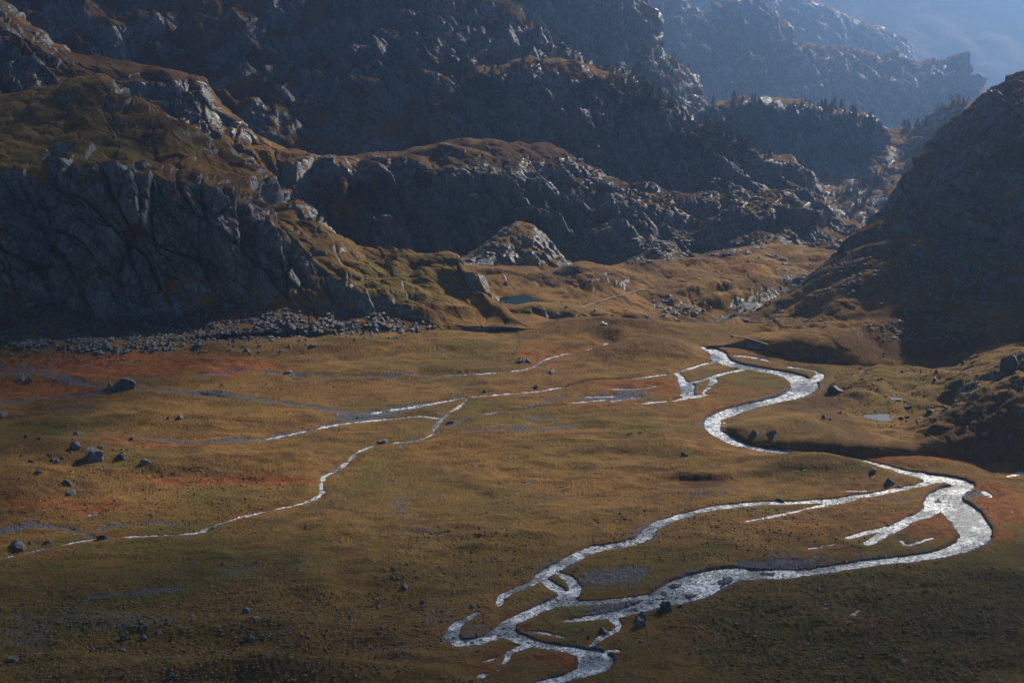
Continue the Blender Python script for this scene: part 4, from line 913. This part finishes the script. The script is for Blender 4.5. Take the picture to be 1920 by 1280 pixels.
TR = [ # region, count, px size range, label, group
 ([(1560, 202, 70, 8), (1610, 222, 34, 14), (1630, 240, 14, 18)], 62, 9, 17, 'dark conifer in the row topping the short cliff at upper right', 'conifers topping the short cliff'),
 ([(1330, 206, 30, 10), (1400, 190, 50, 6), (1310, 225, 30, 20)], 26, 8, 15, 'dark conifer near the left end of the short cliff top', 'conifers at the cliff end'),
 ([(1230, 110, 20, 60), (1250, 150, 18, 35), (1210, 60, 16, 40)], 34, 9, 15, 'dark conifer on the steep shaded ridge at top centre', 'conifers of the steep shaded ridge'),
 ([(1780, 200, 34, 14), (1800, 225, 40, 14), (1710, 235, 40, 8)], 38, 8, 15, 'conifer on the wooded hillock beside the right slope', 'conifers of the hillock'),
 ([(1180, 155, 90, 12), (1300, 225, 50, 14), (1000, 120, 60, 8), (1430, 300, 60, 10), (1490, 320, 40, 14)], 40, 7, 13, 'small conifer along the crest of the middle ridge', 'conifers of the middle ridge crest'),
 ([(900, 150, 40, 20), (880, 190, 30, 16), (940, 135, 30, 10)], 16, 8, 13, 'conifer on the left shoulder of the middle ridge', 'conifers of the left shoulder'),
 ([(900, 330, 60, 14), (1080, 330, 60, 14), (1150, 360, 50, 14), (870, 320, 20, 8)], 20, 8, 13, 'small conifer on the brown front ridge', 'conifers of the front ridge'),
 ([(1610, 370, 40, 18), (1600, 400, 30, 10), (1640, 350, 20, 10)], 22, 8, 15, 'conifer in the hollow beneath the short cliff', 'conifers of the hollow'),
 ([(1470, 110, 60, 14), (1550, 120, 80, 14), (1790, 125, 22, 14)], 20, 6, 10, 'hazy conifer on the far cliff', 'conifers of the far cliff'),
 ([(1000, 45, 60, 20), (1060, 60, 50, 14), (960, 20, 60, 14)], 14, 7, 12, 'small conifer on the upper rock slope', 'conifers of the upper rock slope'),
]
for regs, n, s0, s1, lab, grp in TR:
    k = t = 0
    while k < n and t < n * 20:
        t += 1; (u, v, ru, rv) = random.choice(regs)
        a_, r_ = random.uniform(0, 6.28), math.sqrt(random.random()); uu, vv = u + ru * r_ * math.cos(a_), v + rv * r_ * math.sin(a_)
        if vv < 3: continue
        q = pick(uu, vv)
        if q is None or q[0] < 900: continue
        tree(q[1], 1.3 * random.uniform(s0 * .55, s1 * 1.1) * q[0] / F, lab, grp); k += 1
q = pick(1578, 472)
if q is not None and q[0] < 900: tree(q[1], 18 * q[0] / F, 'lone dark conifer on the lower edge of the right slope', 'lone conifer')
# distant wood read as one mass
P_, s_ = sample(3800, [(1460, 120, 90, 40), (1600, 150, 110, 40), (1760, 190, 100, 40), (1300, 90, 60, 60), (1600, 60, 60, 30), (1240, 130, 50, 80), (1200, 180, 120, 40), (1550, 240, 80, 30), (1400, 240, 80, 30), (1750, 260, 60, 30), (1640, 360, 60, 30), (1100, 60, 70, 40), (900, 180, 60, 30), (1380, 260, 60, 30), (1700, 120, 90, 30), (1330, 270, 90, 30)], 5, 10, 1.2, True, 4500)
Vs, Fs, n0 = [], [], 0
for k in range(len(P_)):
    V_, F_ = CR[k % 6]; V_ = V_[:360]; F_ = F_[:270]
    a_ = rng.uniform(0, 6.28); c_, s0_ = math.cos(a_), math.sin(a_); h = s_[k]
    if P_[k][1] < 950: continue
    Vs.append(np.stack([(V_[:, 0] * c_ - V_[:, 1] * s0_) * h * 1.4, (V_[:, 0] * s0_ + V_[:, 1] * c_) * h * 1.4, V_[:, 2] * h - .3], 1) + P_[k]); Fs.append(F_ + n0); n0 += len(V_)
link('conifer_wood', mesh_raw('conifer_wood', np.concatenate(Vs), np.concatenate(Fs), 3, M_NEEDLE, smooth=False), kind='stuff')
print('trees', round(time.time() - T0, 1))

# ---------------------------------------------------------------- footpaths (laid on the ground)
def ribbon(name, pts, w, mat, lift=.12):
    t = np.arange(len(pts)); tt = np.linspace(0, len(pts) - 1, (len(pts) - 1) * 14 + 1)
    uv = np.stack([np.interp(tt, t, [p[k] for p in pts]) for k in (0, 1)], 1)
    Q = []
    for u, v in uv:
        q = pick(u, v)
        if q is not None: Q.append(q[1])
    Q = np.array(Q)
    for _ in range(6): Q[1:-1] = .25 * Q[:-2] + .5 * Q[1:-1] + .25 * Q[2:]
    d = np.gradient(Q, axis=0); nrm = np.stack([-d[:, 1], d[:, 0], d[:, 0] * 0], 1); nrm /= np.linalg.norm(nrm, axis=1)[:, None] + 1e-9
    ww = w * (1 + .3 * np.sin(np.arange(len(Q)) * .9))[:, None] / 2
    P = np.stack([Q - nrm * ww + [0, 0, lift], Q + [0, 0, lift + .12], Q + nrm * ww + [0, 0, lift]], 1)
    return link(name, mesh_raw(name, P.reshape(-1, 3), grid_faces(len(Q), 3), 4, mat), kind='structure')
ribbon('path', [(1085, 577), (1105, 571), (1130, 563), (1160, 554), (1190, 546), (1212, 541)], 1.2, M_DIRT, .15)
ribbon('path', [(1368, 628), (1400, 633), (1430, 642), (1460, 655), (1480, 667), (1492, 675)], 1.0, M_DIRT, .12)

# pools on the right bank
def pool(u, v, w, h, name='pond_water'):
    q = pick(u, v)[1]; k = q[1] / F * 1.03
    z = q[2] + .25
    disc(name, (q[0], q[1], z), w * k / 2, h / 2 / (F * CH / (q[1] ** 2 + CH ** 2)), M_STILL, w=.13)
pool(1651, 782, 56, 13); pool(1678, 748, 24, 5)

# white cascade where the outflow drops
q = pick(1131, 606)[1]
V_, F_ = rock_shape(ICO2, 777, .3)
for dx, dz, s, st in ((-1.0, 1.2, .9, 1.3), (0.2, .3, .9, 1.0)):
    pass
V2 = np.concatenate([V_ * [.8, .5, .7] + [-.5, 0, .45], V_ * [.9, .5, .45] + [.5, -.3, .1]])
o = link('cascade', mesh_raw('cascade', V2, np.concatenate([F_, F_ + len(V_)]), 3, M_FOAM), kind='structure'); o.location = Vector(q)

# ---------------------------------------------------------------- hikers
def col_mat(name, c):
    m, nt, b = newmat(name); b.inputs['Base Color'].default_value = (*c, 1); b.inputs['Roughness'].default_value = .8; return m
SKIN = col_mat('skin', (.45, .28, .2)); HAIR = col_mat('hair', (.03, .02, .015))
def skin_mesh(name, verts, edges, radii, mat, parent):
    me = bpy.data.meshes.new(name); me.from_pydata(verts, edges, []); me.materials.append(mat)
    o = link(name, me, parent)
    md = o.modifiers.new('skin', 'SKIN'); md.use_smooth_shade = True
    for i, r in enumerate(radii): me.skin_vertices[0].data[i].radius = (r, r)
    me.skin_vertices[0].data[0].use_root = True
    o.modifiers.new('sub', 'SUBSURF').levels = 1; o.modifiers['sub'].render_levels = 1
    return o
def hiker(u, v, jac, trs, label, rz, step):
    q = pick(u, v)[1]
    s = step
    V_ = [(0, 0, .95), (0, 0, 1.15), (0, 0, 1.38), (0, 0, 1.5), (0, .01, 1.62), (0, .01, 1.72),
          (-.18, 0, 1.40), (-.25, .03, 1.12), (-.24, .12 + s, .9), (-.24, .16 + s, .8), (.18, 0, 1.40), (.25, .03, 1.12), (.24, .12 - s, .9), (.24, .16 - s, .8),
          (-.1, 0, .9), (-.1, s * .6 + .03, .5), (-.1, s, .08), (-.1, s + .14, .03), (.1, 0, .9), (.1, -s * .6 + .05, .5), (.1, -s, .08), (.1, -s + .14, .03)]
    E_ = [(0, 1), (1, 2), (2, 3), (3, 4), (4, 5), (2, 6), (6, 7), (7, 8), (8, 9), (2, 10), (10, 11), (11, 12), (12, 13), (0, 14), (14, 15), (15, 16), (16, 17), (0, 18), (18, 19), (19, 20), (20, 21)]
    R_ = [.13, .12, .15, .05, .10, .08, .06, .045, .035, .03, .06, .045, .035, .03, .085, .06, .045, .035, .085, .06, .045, .035]
    root = link('person', None, label=label, category='hiker'); root.location = Vector(q) + Vector((0, 0, -.02)); root.rotation_euler = (0, 0, rz)
    skin_mesh('body', V_, E_, R_, SKIN, root)
    skin_mesh('jacket', [V_[0], V_[1], V_[2], V_[6], V_[7], V_[8], V_[10], V_[11], V_[12]], [(0, 1), (1, 2), (2, 3), (3, 4), (4, 5), (2, 6), (6, 7), (7, 8)], [.16, .15, .18, .085, .07, .05, .085, .07, .05], jac, root)
    skin_mesh('trousers', [V_[0], V_[14], V_[15], V_[16], V_[18], V_[19], V_[20]], [(0, 1), (1, 2), (2, 3), (0, 4), (4, 5), (5, 6)], [.145, .105, .08, .06, .105, .08, .06], trs, root)
    skin_mesh('hair', [(0, -.02, 1.66), (0, 0, 1.76)], [(0, 1)], [.10, .07], HAIR, root)
    skin_mesh('backpack', [(0, -.22, 1.05), (0, -.24, 1.3), (0, -.2, 1.48)], [(0, 1), (1, 2)], [.14, .17, .11], trs, root)
hiker(1041, 599, col_mat('red_cloth', (.75, .03, .05)), col_mat('navy_cloth', (.02, .03, .07)), 'hiker in a red jacket, left of the three beside the dark green tarn', .4, .12)
hiker(1044, 600, col_mat('blue_cloth', (.08, .4, .55)), col_mat('grey_cloth', (.05, .05, .06)), 'hiker in a pale blue jacket between the two others by the tarn', -2.6, .05)
hiker(1047.5, 599, col_mat('dark_cloth', (.02, .03, .05)), col_mat('black_cloth', (.02, .02, .02)), 'hiker in dark clothes, right of the three by the tarn', 3.0, .08)

# ---------------------------------------------------------------- air, sky, sun
AZ, EL = math.radians(36), math.radians(31)
HZ_D = 0.00014
SHADE_CLOUDS = [(215, 665, 120, 115, .35), (-400, 560, 300, 340, .66), (-460, 1330, 460, 360, .45), (-40, 270, 440, 130, .58), (150, 1090, 360, 220, .18), (330, 330, 200, 130, .42)]  # ground patches for the added clouds to shade
co = [(x_, y_, z_) for z_ in (-1250, 800) for x_, y_ in ((-6500, -1600), (6500, -1600), (6500, 11500), (-6500, 11500))]
me = bpy.data.meshes.new('haze'); me.from_pydata(co, [], [(0, 3, 2, 1), (4, 5, 6, 7), (0, 1, 5, 4), (1, 2, 6, 5), (2, 3, 7, 6), (3, 0, 4, 7)])
m = bpy.data.materials.new('haze'); m.use_nodes = True; nt = m.node_tree; nt.nodes.clear()
out = nt.nodes.new('ShaderNodeOutputMaterial'); vol = nt.nodes.new('ShaderNodeVolumePrincipled')
vol.inputs['Color'].default_value = (.38, .61, 1.0, 1); vol.inputs['Density'].default_value = HZ_D; vol.inputs['Anisotropy'].default_value = .84
nt.links.new(vol.outputs[0], out.inputs['Volume']); me.materials.append(m)
link('haze', me, kind='stuff')

# unseen clouds, added toward the sun to shade the valley, slopes and meadow
m = bpy.data.materials.new('added_shade_cloud'); m.use_nodes = True; nt = m.node_tree; nt.nodes.clear(); g = N(nt)
out = nt.nodes.new('ShaderNodeOutputMaterial'); tr = nt.nodes.new('ShaderNodeBsdfTransparent'); tl = nt.nodes.new('ShaderNodeBsdfTranslucent'); mx = nt.nodes.new('ShaderNodeMixShader')
tl.inputs[0].default_value = (.85, .87, .9, 1)
al = g.math('MULTIPLY', g.attr('thick'), g.mapr(g.noise(g.pos(), .012, 6, .6), .3, .7, .55, 1.25))
nt.links.new(al, mx.inputs[0]); nt.links.new(tr.outputs[0], mx.inputs[1]); nt.links.new(tl.outputs[0], mx.inputs[2]); nt.links.new(mx.outputs[0], out.inputs[0])
CZ = 1500.0
for (cx, cy, rx, ry, op) in SHADE_CLOUDS:
    V_, F_ = ICO4; Pn = V_.copy(); o_ = cx * .01 + cy * .003
    Pn *= (1 + .22 * gn3(Pn[:, 0] * 1.7 + o_, Pn[:, 1] * 1.7, Pn[:, 2] * 1.7) + .12 * gn3(Pn[:, 0] * 5 + o_, Pn[:, 1] * 5, Pn[:, 2] * 5))[:, None]
    rr = np.hypot(Pn[:, 0], Pn[:, 1])
    me = mesh_raw('added_shade_cloud', Pn * [rx, ry, min(rx, ry) * .16], F_, 3, m); set_attr(me, 'thick', op * sst(1.12, .62, rr))
    o = link('added_shade_cloud', me, kind='structure'); k_ = CZ / math.tan(EL)
    o.location = (cx + math.sin(AZ) * k_, cy + math.cos(AZ) * k_, CZ)

wd = bpy.data.worlds.new('World'); S.world = wd; wd.use_nodes = True; nt = wd.node_tree; nt.nodes.clear()
out = nt.nodes.new('ShaderNodeOutputWorld'); bg = nt.nodes.new('ShaderNodeBackground'); sky = nt.nodes.new('ShaderNodeTexSky')
sky.sky_type = 'NISHITA'; sky.sun_disc = False; sky.sun_elevation = EL; sky.sun_rotation = AZ; sky.altitude = 1800; sky.dust_density = 1.2
bg.inputs[1].default_value = 0.05
nt.links.new(sky.outputs[0], bg.inputs[0]); nt.links.new(bg.outputs[0], out.inputs[0])
sl = bpy.data.lights.new('sun', 'SUN'); sl.energy = 5.0; sl.angle = math.radians(.55); sl.color = (1, .89, .74)
so = bpy.data.objects.new('sun', sl); COL.objects.link(so)
sd = Vector((math.sin(AZ) * math.cos(EL), math.cos(AZ) * math.cos(EL), math.sin(EL)))
so.rotation_euler = sd.to_track_quat('Z', 'Y').to_euler()
cam = bpy.data.cameras.new('camera'); cam.sensor_width = 36; cam.lens = 36 * F / 1920; cam.clip_end = 30000; cam.clip_start = 1
cob = bpy.data.objects.new('camera', cam); COL.objects.link(cob); cob.location = (0, 0, CH); cob.rotation_euler = (math.pi / 2 - PIT, 0, 0)
S.camera = cob
S.view_settings.view_transform = 'Standard'; S.view_settings.look = 'None'; S.view_settings.exposure = 0.58; S.view_settings.gamma = 1
S.cycles.use_denoising = True; S.cycles.max_bounces = 6; S.cycles.diffuse_bounces = 2; S.cycles.glossy_bounces = 2; S.cycles.volume_bounces = 1
S.cycles.sample_clamp_indirect = 4; S.cycles.sample_clamp_direct = 8
print('script', round(time.time() - T0, 1))
